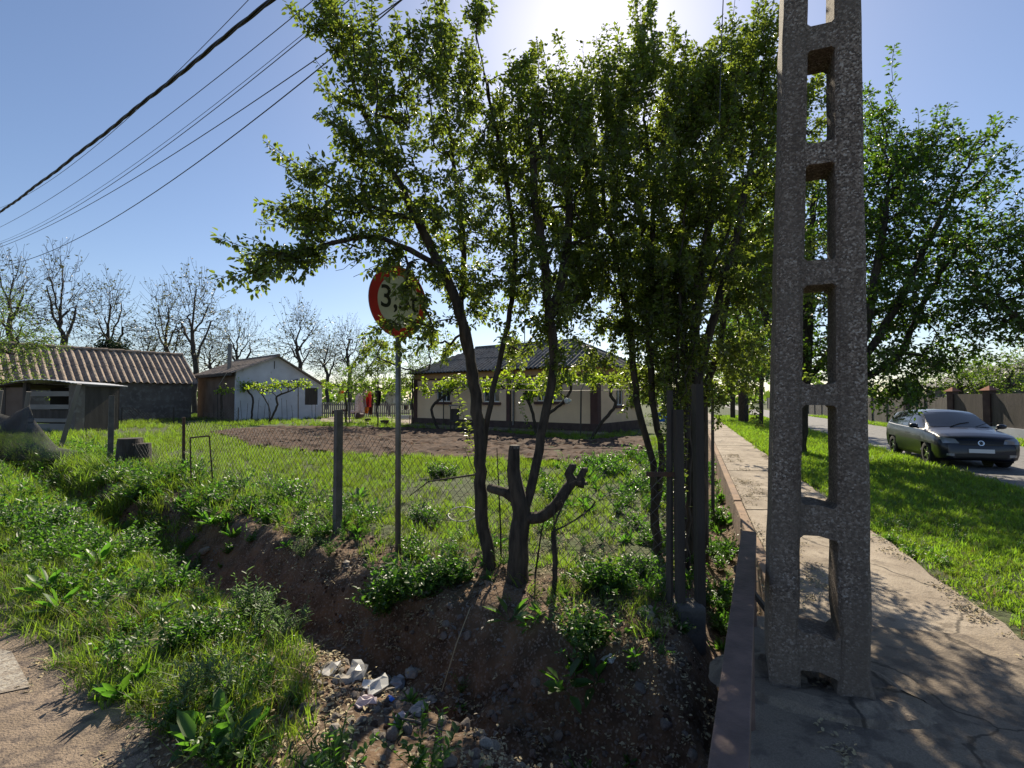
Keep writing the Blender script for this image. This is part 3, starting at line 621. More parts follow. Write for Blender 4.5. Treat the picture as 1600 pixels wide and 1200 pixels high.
#@@PART2
# ------------------------------------------------------------------ trees
class Skel:
    def __init__(s, seed=0): s.P = np.zeros((20000, 3)); s.par = np.full(20000, -1); s.n = 0; s.rg = np.random.default_rng(seed); s.limb = 0; s.cur = np.zeros(20000); s.tips = []
    def add(s, p, par): i = s.n; s.P[i] = p; s.par[i] = par; s.n += 1; return i
    def limb_path(s, pts, start=None, seg=.12, jit=.012):
        pts = [np.asarray(p, float) for p in pts]
        if start is None: last = s.add(pts[0], -1)
        else:
            dd = np.linalg.norm(s.P[:s.n]-pts[0], axis=1); last = int(dd.argmin())
        q = [s.P[last]]+pts[1:]
        for i in range(len(q)-1):
            p0 = q[max(i-1, 0)]; p1 = q[i]; p2 = q[i+1]; p3 = q[min(i+2, len(q)-1)]; n = max(1, int(np.linalg.norm(p2-p1)/seg))
            for k in range(1, n+1):
                t = k/n; c = .5*((2*p1)+(-p0+p2)*t+(2*p0-5*p1+4*p2-p3)*t*t+(-p0+3*p1-3*p2+p3)*t**3)
                last = s.add(c+s.rg.normal(0, jit, 3)*(k < n), last)
        s.limb = s.n; s.tips.append(last); return last
    def grow(s, A, seg=.1, whip=.25, up=.35, maxlen=9, wl=.35):
        s.limb = s.n; A = np.asarray(A)
        d0 = np.array([np.linalg.norm(s.P[:s.n]-a, axis=1).min() for a in A]); A = A[np.argsort(d0)]
        cen = A.mean(0)
        for a in A:
            Pn = s.P[:s.n]; v = a-Pn; d = np.linalg.norm(v, axis=1); cost = d+up*np.maximum(0, Pn[:, 2]-a[2]+.3*d)+(d < .06)*5
            i = int(cost.argmin()); L = d[i]
            if L > maxlen: continue
            n = max(2, int(L/seg)); last = i; p0 = Pn[i].copy(); j = s.par[i]
            tan = unit(p0-s.P[j]) if j >= 0 else np.array([0, 0, 1.]); bend = (tan-unit(a-p0))*L*.22+s.rg.normal(0, .05, 3)*L
            for k in range(1, n+1):
                t = k/n; last = s.add(p0+(a-p0)*t+bend*math.sin(math.pi*t)*(1-t*.4)+s.rg.normal(0, seg*.07, 3), last)
            if s.rg.random() < whip:
                dr = unit(unit(a-cen)+np.array([0, 0, .35])+.5*unit(a-p0)); b = a.copy()
                for k in range(int(wl/seg*s.rg.uniform(.6, 1.6))+1): b = b+dr*seg+s.rg.normal(0, seg*.12, 3); last = s.add(b, last)
    def radii(s, rb, rt, rmax=None):
        n = s.n; w = np.full(n, .04); ch = np.zeros(n, bool)
        for i in range(n):
            if s.par[i] >= 0: ch[s.par[i]] = True
        w[~ch[:n]] = 1
        for i in range(n-1, 0, -1):
            if s.par[i] >= 0: w[s.par[i]] += w[i]
        p = math.log(rb/rt)/math.log(max(w[:n].max(), 1.5)); s.w = w; s.r = rt*np.maximum(w, 1)**p; return s.r
    def wood(s, lo, hi, n=6):
        """tube mesh of nodes with lo<=r<hi"""
        nn = s.n; best = np.full(nn, -1)
        for i in range(nn):
            j = s.par[i]
            if j >= 0 and (best[j] < 0 or s.w[i] > s.w[best[j]]): best[j] = i
        mb = MB()
        for i in range(nn):
            j = s.par[i]
            if j < 0 or best[j] != i:                      # chain start
                ch = ([j] if j >= 0 else [])+[i]; k = i
                while best[k] >= 0: k = best[k]; ch.append(k)
                rr = [s.r[c] for c in ch]
                if j >= 0: rr[0] = min(s.r[j], rr[1]*1.15)
                run = [c for c, q in zip(ch, rr)]
                seg = [(c, q) for c, q in zip(ch, rr) if lo <= q < hi]
                if len(seg) >= 2: mb.tube([s.P[c] for c, _ in seg], [q for _, q in seg], n, cap=False)
        return mb
    def leaves(s, rmax, per_m, L, W, jit=.03, droop=.3, six=False, keep=None, start=0):
        n = s.n; i = np.arange(n); ok = (s.par[:n] >= 0) & (s.r < rmax) & (i >= s.limb*0+start); e = i[ok]; a = s.P[s.par[e]]; b = s.P[e]; ln = np.linalg.norm(b-a, axis=1)
        cnt = s.rg.poisson(ln*per_m); e2 = np.repeat(np.arange(len(e)), cnt); t = s.rg.random(len(e2))[:, None]
        P = a[e2]*(1-t)+b[e2]*t; T = unit(b-a)[e2]; m = len(P)
        rd = unit(s.rg.normal(0, 1, (m, 3))); perp = unit(rd-T*(rd*T).sum(1, keepdims=True)); Dr = unit(perp+T*.5+np.array([0, 0, -droop])+s.rg.normal(0, .2, (m, 3)))
        P = P+perp*np.abs(s.rg.normal(0, jit, (m, 1))); Nm = unit(s.rg.normal(0, .55, (m, 3))+np.array([0, 0, 1.]))
        Nm = np.where(np.abs((Nm*Dr).sum(1, keepdims=True)) > .93, unit(s.rg.normal(0, 1, (m, 3))), Nm)
        if keep is not None: k = keep(P); P, Dr, Nm = P[k], Dr[k], Nm[k]; m = len(P)
        return leaf_arrays(P, Dr, Nm, L*s.rg.uniform(.45, 1.25, m), W*s.rg.uniform(.55, 1.2, m), six=six)
BK = 1.2
def blobs(lst, rg, shell=0):
    """(px,py,rx,ry,depth,depth radius,count) -> points filling each ellipsoid of the crown"""
    out = []
    for px, py, rx, ry, Yd, rd, n in lst:
        n = max(2, int(n*BK)); v = unit(rg.normal(0, 1, (n, 3)))*(rg.random((n, 1))**(.42)); c = D(px, py, Yd)
        out.append(c+v*np.array([rx*Yd/F, rd, ry*Yd/F]))
    return np.concatenate(out)
def make_tree(name, label, cat, base, limbs, bl, rb, rt, leafspec, bark='bark', group=None, seed=0, seg=.12, jit=.012, whip=.25, thick=.012, extra=None, mix=None, up=.35, wl=.35, seg_l=None, crownname='crown', keepf=None):
    rg = np.random.default_rng(seed); sk = Skel(seed+100)
    for k, lb in enumerate(limbs): sk.limb_path(lb, None if k == 0 or lb[0] is None else 0, seg, jit) if lb[0] is not None else sk.limb_path(lb[1:], None, seg, jit)
    st = sk.n
    A = blobs(bl, rg) if bl else np.zeros((0, 3))
    if extra is not None: A = np.concatenate([A, extra])
    if len(A): sk.grow(A, seg_l or seg, whip, up, wl=wl)
    sk.radii(rb, rt)
    t = thing(name, label, cat, tuple(float(c) for c in base), group=group)
    sk.wood(thick, 9, 8).build('trunk', bark, t, True, smooth=True)
    th = sk.wood(0, thick, 3)
    if th.v: tag(th.build('branches', bark, t, True), kind='stuff')
    if leafspec:
        V, n, idx = sk.leaves(**leafspec, start=0, keep=keepf); me = mesh_np(crownname, V, n, idx)
        o = link(crownname, me, 'leaf_plum', t, True); tag(o, kind='stuff')
        return t, o, sk
    return t, None, sk
def setmat(o, m): o.data.materials.clear(); o.data.materials.append(MATS[m])

def sign_gap(P):                                       # the crown is thin in front of the sign's left half
    c = D(612, 473, 4.9); d = P-c; k = RNG.random(len(P))
    core = (np.abs(d[:, 0]+.1) < .36) & (np.abs(d[:, 2]) < .42) & (np.abs(d[:, 1]) < .9)
    return ~(core & (k < np.where(d[:, 0] < .05, .93, .45)))
# plum tree at the fence, spreading to the left
bA = GH(768, 886)
Ya = bA[1]
def DL(lst): return [D(x, y, Yy) for x, y, Yy in lst]
limbsA = [[bA+[0, 0, -.1]]+DL([(752, 790, Ya), (750, 690, Ya), (740, 600, Ya), (728, 520, Ya-.1), (700, 440, Ya-.2), (660, 360, Ya-.3), (620, 280, Ya-.4), (570, 180, Ya-.4), (530, 60, Ya-.4)]),
          DL([(752, 780, Ya), (758, 690, Ya+.1), (765, 640, Ya+.1), (780, 570, Ya+.2), (800, 470, Ya+.3), (805, 380, Ya+.3), (790, 280, Ya+.2), (770, 180, Ya+.1), (745, 60, Ya)]),
          DL([(750, 740, Ya), (736, 690, Ya+.1), (722, 640, Ya+.2), (712, 585, Ya+.3)]),
          DL([(738, 590, Ya), (720, 500, Ya+.2), (725, 400, Ya+.3), (715, 300, Ya+.3), (700, 190, Ya+.3), (680, 60, Ya+.2)]),
          DL([(690, 425, Ya-.2), (640, 390, Ya-.5), (580, 370, Ya-.7), (500, 385, Ya-.8), (440, 398, Ya-.8), (402, 428, Ya-.9)]),
          DL([(655, 350, Ya-.3), (600, 330, Ya-.5), (530, 300, Ya-.6), (465, 260, Ya-.6)])]
blA = [(412, 425, 20, 13, Ya-.9, .12, 11), (445, 402, 32, 17, Ya-.85, .2, 24), (490, 388, 42, 24, Ya-.8, .3, 36), (462, 326, 26, 11, Ya-.7, .2, 12), (500, 345, 45, 22, Ya-.7, .3, 30), (500, 285, 38, 18, Ya-.7, .3, 24), (560, 312, 50, 32, Ya-.6, .4, 46), (560, 375, 50, 24, Ya-.6, .4, 36),
       (556, 232, 28, 26, Ya-.6, .3, 22), (540, 160, 22, 10, Ya-.5, .2, 8), (600, 250, 50, 45, Ya-.5, .5, 50), (640, 330, 60, 50, Ya-.3, .6, 62), (535, 60, 30, 38, Ya-.5, .3, 34), (512, 20, 18, 24, Ya-.5, .2, 14), (575, 105, 32, 30, Ya-.5, .4, 34), (610, 165, 42, 34, Ya-.4, .5, 46), (495, 45, 18, 10, Ya-.5, .1, 8),
       (640, 95, 34, 34, Ya-.2, .4, 32), (690, 100, 38, 48, Ya, .5, 46), (680, 190, 55, 50, Ya, .7, 62), (735, 130, 30, 60, Ya, .5, 42), (745, 30, 18, 30, Ya, .3, 16), (690, 20, 16, 20, Ya, .3, 10), (740, 240, 55, 65, Ya+.2, .8, 72), (790, 170, 34, 40, Ya+.2, .5, 34), (815, 115, 14, 28, Ya+.2, .3, 10), (800, 260, 45, 60, Ya+.3, .7, 56),
       (700, 330, 60, 50, Ya, .8, 66), (770, 370, 55, 55, Ya+.3, .7, 60), (700, 420, 42, 32, Ya, .6, 40), (620, 400, 40, 22, Ya-.5, .4, 26), (645, 455, 24, 32, Ya-.55, .12, 17), (622, 500, 22, 12, Ya-.55, .1, 6), (660, 500, 26, 26, Ya-.2, .3, 18), (745, 470, 40, 40, Ya+.2, .5, 34),
       (690, 540, 32, 26, Ya+.6, .4, 22), (805, 450, 30, 40, Ya+.3, .4, 26), (600, 300, 30, 20, Ya-.4, .3, 12), (585, 550, 26, 34, Ya+2.2, .4, 26)]
tA, cA, skA = make_tree('plum_tree', 'leafy young fruit tree whose long branch droops left past the round sign', 'tree', bA, limbsA, blA, .062, .0025,
    dict(rmax=.0078, per_m=150, L=.049, W=.031, jit=.026, droop=.35, six=True), seed=1, seg=.09, jit=.006, whip=.25, thick=.011, keepf=sign_gap, wl=.22)
# pruned fruit tree with a cut-off leader
bB = GH(808, 905); Yb = bB[1]
tB = None
limbsB = [[bB+[0, 0, -.1]]+DL([(810, 860, Yb), (813, 820, Yb), (815, 798, Yb), (806, 760, Yb), (803, 720, Yb), (804, 697, Yb)])]
stump = Skel(5); stump.limb_path(limbsB[0], None, .06, .004); nmain = stump.n
limb2 = DL([(815, 805, Yb), (845, 808, Yb-.05), (868, 790, Yb-.1), (885, 765, Yb-.1), (895, 752, Yb-.1), (913, 755, Yb-.1)])
stump.limb_path(limb2, 0, .05, .004)
stump.limb_path(DL([(812, 790, Yb), (790, 770, Yb), (765, 762, Yb+.1)]), 0, .06, .006)
stump.limb_path(DL([(893, 752, Yb-.1), (888, 740, Yb-.1), (896, 727, Yb-.1)]), 0, .04, .003)
stump.limb_path(DL([(905, 752, Yb-.1), (910, 740, Yb-.1), (914, 733, Yb-.1)]), 0, .04, .003)
limb3 = DL([(818, 805, Yb), (828, 770, Yb+.1), (838, 725, Yb+.2), (845, 680, Yb+.25), (858, 620, Yb+.3), (866, 560, Yb+.3), (858, 480, Yb+.3), (850, 400, Yb+.3), (835, 300, Yb+.3), (830, 200, Yb+.2)])
ls = stump.n; stump.limb_path(limb3, 0, .1, .006)
stump.limb_path(DL([(860, 500, Yb+.3), (880, 420, Yb+.5), (890, 330, Yb+.6), (880, 220, Yb+.6)]), 0, .1, .006)
blB = [(835, 420, 42, 50, Yb+.3, .6, 48), (850, 320, 50, 60, Yb+.4, .7, 66), (880, 230, 50, 50, Yb+.5, .7, 60), (835, 210, 34, 50, Yb+.3, .6, 44), (845, 150, 26, 30, Yb+.3, .4, 22), (905, 380, 45, 60, Yb+.6, .7, 56), (865, 500, 34, 34, Yb+.4, .5, 30), (900, 165, 30, 30, Yb+.6, .5, 26), (890, 470, 30, 40, Yb+.7, .5, 26), (800, 545, 26, 20, Yb+1.2, .4, 14), (870, 560, 22, 16, Yb+.4, .3, 8)]
rgB = np.random.default_rng(55); AB = blobs(blB, rgB); l0 = stump.n
# twigs may only start from the leafy stem
Ps = stump.P[:ls].copy(); stump.P[:ls] += 500; stump.grow(AB, .09, .3); stump.P[:ls] -= 500
stump.radii(.105, .0025)
rr = stump.r; 
rr[:nmain] = np.interp(np.arange(nmain), [0, nmain*.12, nmain*.5, nmain-1], [.14, .098, .085, .048]); rr[nmain:ls] = np.clip(np.interp(np.arange(nmain, ls), [nmain, nmain+14, nmain+22, ls], [.055, .044, .03, .02]), .014, .07)
rr[ls:ls+60] = np.minimum(rr[ls:ls+60], .045); rr[ls+4:l0] = np.maximum(rr[ls+4:l0], 0)
tB = thing('pruned_tree', 'dark thick-trunked fruit tree with a sawn-off leader and crooked pruned side limb', 'tree', tuple(float(c) for c in bB))
stump.wood(.011, 9, 9).build('trunk', 'bark', tB, True, smooth=True)
tag(stump.wood(0, .011, 3).build('branches', 'bark', tB, True), kind='stuff')
V, n_, idx = stump.leaves(.0078, 160, .049, .031, .028, .3, six=True, start=l0); tag(link('crown', mesh_np('crown', V, n_, idx), 'leaf_plum', tB, True), kind='stuff')
for (px_, py_) in ((914, 755), (896, 727), (914, 733), (764, 762)):
    q = D(px_, py_, Yb-.1 if px_ > 800 else Yb+.1); q = stump.P[:nmain+400][np.linalg.norm(stump.P[:nmain+400]-q, axis=1).argmin()]; MB().lathe([(0, -.012), (.026, -.012), (.026, .012), (0, .012)], 8, tuple(q)).build('sawn_end', 'dead_wood', tB, True)
top_ = D(804, 697, Yb); MB().tube([top_+[0, 0, -.02], top_+[0, 0, .008]], [.05, .049], 10).build('cut_end', 'dead_wood', tB, True)
# dead sapling
bS = GH(866, 928); Ys = bS[1]
make_tree('dead_sapling', 'thin bare forked sapling to the right of the pruned trunk', 'sapling', bS,
    [[bS+[0, 0, -.05]]+DL([(867, 870, Ys), (865, 830, Ys), (874, 800, Ys), (885, 775, Ys), (893, 745, Ys), (905, 720, Ys)]), DL([(866, 835, Ys), (858, 820, Ys), (852, 800, Ys)]), DL([(868, 825, Ys), (900, 812, Ys), (930, 785, Ys), (945, 735, Ys)]), DL([(866, 825, Ys), (866, 790, Ys), (872, 770, Ys)]), DL([(930, 788, Ys), (960, 775, Ys), (985, 765, Ys)])],
    [(890, 775, 30, 30, Ys, .1, 10)], .022, .0022, None, 'bark', seed=3, seg=.05, jit=.003)
# slender shoots between the trunks
for k, (x0, y0, x1, y1, lab) in enumerate([(783, 880, 778, 700, 'slim dark sucker stem between the two fruit trunks'), (760, 800, 728, 700, 'thin leaning stick tangled in the wire mesh left of the trunks'), (836, 895, 852, 790, 'thin straight twig rising right of the pruned trunk'), (690, 790, 640, 720, 'long bare twig arching left through the mesh')]):
    b0 = GH(x0, y0) if k != 3 else D(752, 740, Ya); Yk = b0[1]
    pts = [b0+[0, 0, -.03]]+[D(x0+(x1-x0)*t+random.uniform(-4, 4), y0+(y1-y0)*t, Yk) for t in (.3, .6, 1)]
    if k == 3: pts = [b0, D(720, 745, Yk+.1), D(670, 752, Yk+.2), D(640, 775, Yk+.3)]
    tag(MB().tube(pts, [.011, .009, .007, .004], 5).build('stick', 'bark'), lab, 'stick')
# shrubby trees to the right
bC = GH(1028, 868); Yc = bC[1]
limbsC = [[bC+[0, 0, -.1]]+DL([(1022, 790, Yc), (1017, 710, Yc), (1000, 650, Yc), (988, 560, Yc), (976, 470, Yc), (955, 370, Yc), (940, 270, Yc), (950, 160, Yc)]),
          DL([(1022, 800, Yc), (1035, 720, Yc), (1022, 640, Yc), (1016, 560, Yc), (1015, 460, Yc), (1020, 350, Yc), (1010, 230, Yc), (1005, 90, Yc)]),
          DL([(978, 470, Yc), (930, 400, Yc), (905, 330, Yc)])]
blC = [(935, 250, 50, 50, Yc, .8, 74), (955, 165, 44, 44, Yc, .6, 56), (1000, 95, 30, 44, Yc, .5, 40), (1015, 40, 20, 24, Yc, .3, 10), (1000, 200, 52, 60, Yc, .8, 80), (945, 345, 54, 54, Yc, .9, 80), (1005, 320, 55, 60, Yc, .9, 86), (925, 430, 42, 40, Yc, .7, 46), (985, 430, 50, 50, Yc, .8, 66), (1025, 500, 40, 44, Yc, .7, 48), (955, 510, 32, 26, Yc, .5, 22), (1040, 400, 50, 60, Yc+.3, .8, 66), (930, 560, 16, 12, Yc, .3, 5), (1000, 580, 30, 24, Yc+.8, .5, 16), (885, 320, 40, 80, Yc+.2, .6, 50), (905, 190, 30, 40, Yc+.2, .5, 24), (1065, 190, 44, 60, Yc+.2, .6, 50), (1050, 120, 26, 34, Yc+.2, .4, 18), (900, 440, 40, 50, Yc+.3, .6, 36), (980, 260, 40, 60, Yc+.5, .6, 40)]
tC, cC, skC = make_tree('fruit_tree', 'leafy two-stemmed tree in front of the right corner of the pink house', 'tree', bC, limbsC, blC, .05, .0025,
    dict(rmax=.008, per_m=185, L=.052, W=.034, jit=.026, droop=.3), seed=4, seg=.1, jit=.008, whip=.3, thick=.012)
# dense thicket of many stems by the gate posts
bD = GH(1072, 905); Yd = bD[1]
limbsD = []
for k, (bx, mx_, my, tx_, ty_, dy) in enumerate([(1050, 1042, 640, 1030, 300, 0), (1064, 1058, 620, 1075, 260, .2), (1072, 1078, 600, 1120, 240, .3), (1080, 1070, 560, 1060, 160, .5), (1058, 1052, 560, 1160, 300, .4), (1086, 1092, 600, 1185, 200, .3), (1076, 1088, 520, 1140, 100, .5), (1066, 1064, 640, 1100, 420, .1), (1056, 1060, 700, 1045, 450, .2), (1078, 1086, 680, 1090, 430, .4), (1050, 1050, 690, 1010, 480, .1), (1090, 1098, 640, 1150, 400, .5), (1068, 1074, 650, 1060, 380, .3)]):
    g = GH(bx, 905-dy*60); pth = [g+[0, 0, -.1], D((bx+mx_)/2+random.uniform(-5, 5), 760, g[1]), D(mx_, my, g[1]+dy*.3), D((mx_+tx_)/2+random.uniform(-6, 6), (my+ty_)/2, g[1]+dy*.6), D(tx_, ty_, g[1]+dy)]
    limbsD.append([None]+pth if k else pth)
blD = [(1075, 250, 60, 55, Yd+.8, .9, 90), (1120, 170, 52, 42, Yd+.9, .8, 66), (1170, 110, 44, 42, Yd+.9, .7, 56), (1190, 60, 26, 24, Yd+.9, .5, 18), (1125, 110, 20, 20, Yd+.9, .4, 8), (1065, 360, 60, 58, Yd+.8, .9, 96), (1140, 290, 66, 60, Yd+1.1, 1.1, 100), (1200, 200, 44, 60, Yd+1.1, .9, 64), (1110, 440, 66, 58, Yd+1, 1.1, 110), (1190, 330, 50, 66, Yd+1.4, 1, 76), (1180, 450, 46, 60, Yd+1.4, 1, 70),
       (1060, 480, 44, 50, Yd+.6, .8, 62), (1060, 555, 38, 36, Yd+.6, .6, 42), (1120, 545, 46, 36, Yd+1.2, .8, 50), (1160, 400, 60, 70, Yd+2.2, .8, 60), (1075, 190, 40, 30, Yd+.8, .6, 30), (1230, 160, 30, 40, Yd+1.3, .6, 20), (1200, 130, 26, 30, Yd+1.2, .5, 16), (1270, 200, 30, 50, Yd+1.5, .7, 26), (1090, 610, 30, 20, Yd+1, .5, 26), (1140, 590, 40, 24, Yd+2, .8, 36), (1030, 590, 26, 24, Yd+.5, .5, 22), (1040, 440, 40, 40, Yd+.5, .6, 50), (1000, 480, 30, 40, Yd+.6, .6, 30), (1150, 220, 50, 60, Yd+1, .8, 60), (1190, 170, 34, 50, Yd+1, .6, 34), (1140, 380, 60, 60, Yd+1.3, .9, 60), (1180, 540, 30, 40, Yd+2, .8, 30), (1090, 330, 50, 50, Yd+.6, .7, 40), (1100, 140, 34, 40, Yd+.5, .6, 28)]
tD, cD, skD = make_tree('thicket_tree', 'dense dark multi-stemmed tree growing at the fence corner beside the gate posts', 'tree', bD, limbsD, blD, .052, .0026,
    dict(rmax=.0085, per_m=200, L=.054, W=.036, jit=.03, droop=.3), seed=6, seg=.1, jit=.012, whip=.25, thick=.012)
skD.r[:] = skD.r
# street trees on the lawn
def street_tree(lab, bx, by, crown, rb, seed, limbs_top, per_m=26, L=.1, W=.07, seg=.3, nm='street_tree', leaf='leaf_street', group='trees in a row on the lawn', lean=0):
    b0 = G(bx, by); b0[2] = h1(b0[0], b0[1]); Yt = b0[1]
    crown = [(x, y, rx, ry, dy, rd, int(n*1.35)) for x, y, rx, ry, dy, rd, n in crown]; lim = [[b0+[0, 0, -.2], b0+[lean*.3, 0, 1.0], b0+[lean, 0, 2.0]]]
    lim[0] += [D(x, y, Yt+dy) for x, y, dy in limbs_top[0]]
    for l in limbs_top[1:]: lim.append([b0+[lean, 0, 2.0]]+[D(x, y, Yt+dy) for x, y, dy in l])
    t, c, sk = make_tree(nm, lab, 'tree', b0, lim, [(x, y, rx, ry, Yt+dy, rd, n) for x, y, rx, ry, dy, rd, n in crown], rb, .006, dict(rmax=.02, per_m=per_m, L=L, W=W, jit=.07, droop=.3), seed=seed, seg=seg, jit=.02, whip=.2, thick=.03, group=group, wl=.4)
    setmat(c, leaf); return t
street_tree('stout dark-trunked lawn tree seen through the lower openings of the concrete pole', 1247, 711,
    [(1240, 360, 110, 80, 0, 2, 150), (1320, 300, 80, 60, 0, 2, 100), (1300, 420, 110, 80, 0, 2.2, 170), (1200, 440, 90, 90, 0, 2, 130), (1280, 510, 110, 60, 0, 2, 130), (1240, 250, 60, 50, 0, 1.5, 60), (1190, 540, 60, 50, 0, 1.8, 60), (1340, 220, 40, 40, 0, 1, 30), (1290, 560, 60, 40, 0, 1.5, 50)], .24, 21,
    [[(1258, 560, 0), (1265, 420, 0), (1270, 300, 0)], [(1300, 540, .5), (1350, 440, .8)], [(1210, 540, -.4), (1180, 440, -.5)]], per_m=40, L=.13, W=.095, lean=.15)
street_tree('broad lawn tree whose crown reaches right of the concrete pole above the car', 1326, 728,
    [(1390, 260, 50, 50, 0, 1.4, 70), (1440, 240, 50, 28, 0, 1.2, 50), (1500, 232, 44, 18, 0, 1, 36), (1550, 245, 22, 10, 0, .6, 9), (1470, 300, 60, 34, 0, 1.4, 60), (1370, 360, 50, 60, 0, 1.5, 90), (1440, 390, 64, 50, 0, 1.6, 90), (1520, 360, 46, 40, 0, 1.2, 50), (1380, 470, 54, 50, 0, 1.5, 84), (1450, 490, 60, 44, 0, 1.5, 74), (1360, 560, 50, 36, 0, 1.4, 56), (1425, 565, 50, 30, 0, 1.2, 46), (1540, 300, 24, 20, 0, .8, 14), (1400, 610, 46, 18, 0, 1.2, 30), (1470, 560, 40, 26, 0, 1.2, 40), (1400, 320, 60, 60, 0, 1.4, 60), (1500, 430, 46, 50, 0, 1.2, 50), (1365, 175, 22, 40, 0, .8, 20), (1390, 170, 12, 10, 0, .5, 5)], .17, 22,
    [[(1345, 560, 0), (1370, 420, 0), (1390, 280, 0)], [(1400, 560, 0), (1450, 460, 0), (1500, 380, 0)], [(1400, 480, 0), (1470, 340, 0), (1520, 250, 0)]], per_m=48, L=.115, W=.08, seg=.25)
street_tree('tree reaching in from the right edge of the view over the road verge', 1660, 745,
    [(1600, 400, 40, 46, 0, 1.3, 60), (1570, 450, 34, 30, 0, 1, 44), (1560, 500, 36, 26, 0, 1, 40), (1620, 500, 50, 40, 0, 1.4, 60), (1660, 420, 60, 70, 0, 1.5, 90), (1530, 470, 20, 30, 0, .8, 14), (1600, 360, 24, 14, 0, .8, 12)], .13, 23,
    [[(1650, 560, 0), (1640, 460, 0), (1640, 380, 0)], [(1610, 520, 0), (1570, 480, 0)]], per_m=46, L=.1, W=.07, seg=.22)
for k, (bx, by, rb, lab) in enumerate([(1162, 661, .34, 'thick-trunked far lawn tree just left of the pole beside the footpath'), (1145, 655, .2, 'slender far lawn tree beyond the thick trunk beside the footpath'), (1190, 668, .12, 'small far lawn tree close beside the left leg of the pole')]):
    Yq = G(bx, by)[1]; q = 33/Yq
    street_tree(lab, bx, by, [(bx+5, 600-90*q, 46*q, 34*q, 0, 2.5, 90), (bx+10, 600-30*q, 50*q, 26*q, 0, 2.5, 90), (bx, 600-150*q, 40*q, 40*q, 0, 2.2, 60)], rb, 31+k,
        [[(bx, 600, 0), (bx+2, 540, 0)]], per_m=16, L=.25, W=.19, seg=.5)
# bare spring trees behind the outbuildings
bare = [(18, 650, 395, 46, 46, .75), (97, 660, 388, 46, 47, .7), (172, 655, 432, 44, 52, .6), (262, 655, 450, 40, 55, .55), (303, 655, 422, 56, 50, 1), (372, 655, 492, 44, 60, .6), (467, 655, 476, 46, 58, .9), (545, 652, 500, 34, 62, .5), (330, 652, 520, 30, 70, .5), (232, 652, 510, 30, 70, .4), (510, 652, 520, 30, 72, .5)]
blabs = ['tall bare tree at the far left edge, its trunk behind the leafy bush', 'tall bare twin-limbed tree above the left end of the grey shed roof', 'pale feathery tree just right of the twin-limbed bare tree', 'spindly sprouting tree directly left of the tallest tree behind the roofs', 'wide flat-topped tree with dark limbs between the two outbuilding roofs', 'low rounded sprouting tree above the white gable peak', 'rounded pale tree to the right of the white gable', 'faint twiggy tree just left of the round sign', 'small hazy tree in the gap beside the stove pipe', 'small hazy tree over the middle of the shed ridge', 'low twiggy tree between the rounded pale tree and the sign']
for k, ((bx, gy_, ty_, rx, Yt, lf), lab) in enumerate(zip(bare, blabs)):
    b0 = D(bx, 622, Yt); b0[2] = 0
    hpx = 622-ty_; rgk = np.random.default_rng(k+70)
    lim = [[b0, D(bx+2, 622-hpx*.3, Yt), D(bx-3, 622-hpx*.55, Yt), D(bx+4, 622-hpx*.85, Yt)]]
    for j in range(4): sgn = -1 if j % 2 else 1; h0 = .3+.09*j; lim.append([D(bx, 622-hpx*h0, Yt), D(bx+sgn*rx*.35, 622-hpx*(h0+.2), Yt+rgk.uniform(-1, 1)), D(bx+sgn*rx*rgk.uniform(.5, .75), 622-hpx*(h0+.42), Yt+rgk.uniform(-2, 2))])
    bl = [(bx, 622-hpx*.78, rx*.62, hpx*.22, Yt, 2.2, 110), (bx-rx*.5, 622-hpx*.55, rx*.5, hpx*.2, Yt, 2, 80), (bx+rx*.5, 622-hpx*.58, rx*.5, hpx*.2, Yt, 2, 80), (bx, 622-hpx*.35, rx*.9, hpx*.15, Yt, 2, 40)]
    t, c, sk = make_tree('bare_tree', lab, 'tree', b0, lim, bl, .27, .013, dict(rmax=.04, per_m=1.5*lf, L=.34, W=.18, jit=.12, droop=.1), 'bark_grey', 'trees behind the outbuildings', 60+k, .6, .07, .6, .05, wl=1.2, seg_l=.7)
    setmat(c, 'leaf_pale')
# leafy bush at the left edge, small conifer, far hedge
def bush(name, lab, cat, bl, leaf, Yt, seed, rb=.08, per_m=24, L=.12, W=.08, seg=.35, group=None, bx=None):
    bx = bx if bx is not None else bl[0][0]; b0 = D(bx, 622, Yt); b0[2] = 0
    t, c, sk = make_tree(name, lab, cat, b0, [[b0, D(bx, 590, Yt), D(bx+3, sum(q[1] for q in bl)/len(bl), Yt)]], bl, rb, .005, dict(rmax=.03, per_m=per_m, L=L, W=W, jit=.1, droop=.2), 'bark', group, seed, seg, .03, .3, .03, wl=.6)
    setmat(c, leaf); return t
bush('leafy_tree', 'bright green leafy tree at the left edge overhanging the shed roof', 'tree', [(-10, 520, 50, 70, 26, 1.8, 180), (28, 545, 30, 40, 26, 1.4, 80), (-30, 460, 44, 30, 26, 1.4, 60), (20, 590, 40, 20, 26.5, 1.2, 50), (60, 540, 24, 22, 27, 1, 36)], 'leaf_bush', 26, 81, .16)
bush('dark_conifer', 'small dark evergreen behind the shed ridge', 'tree', [(178, 548, 24, 12, 46, 1, 90), (172, 540, 12, 10, 46, 1, 30)], 'leaf_dark', 46, 82, .1, 40, .25, .15)
bush('hedge_tree', 'dark leafy tree hanging over the yard left of the sign post', 'tree', [(590, 560, 34, 34, 28, 1.5, 110), (560, 585, 30, 20, 28, 1.3, 60), (545, 605, 40, 12, 28, 1.3, 50)], 'leaf_street', 28, 83, .045)
bush('yard_tree', 'leafy tree behind the sign post at the left end of the pink house', 'tree', [(645, 575, 36, 36, 29, 1.6, 110), (665, 545, 26, 22, 29, 1.2, 40), (620, 600, 24, 14, 29, 1, 30)], 'leaf_bush', 29, 84, .05)
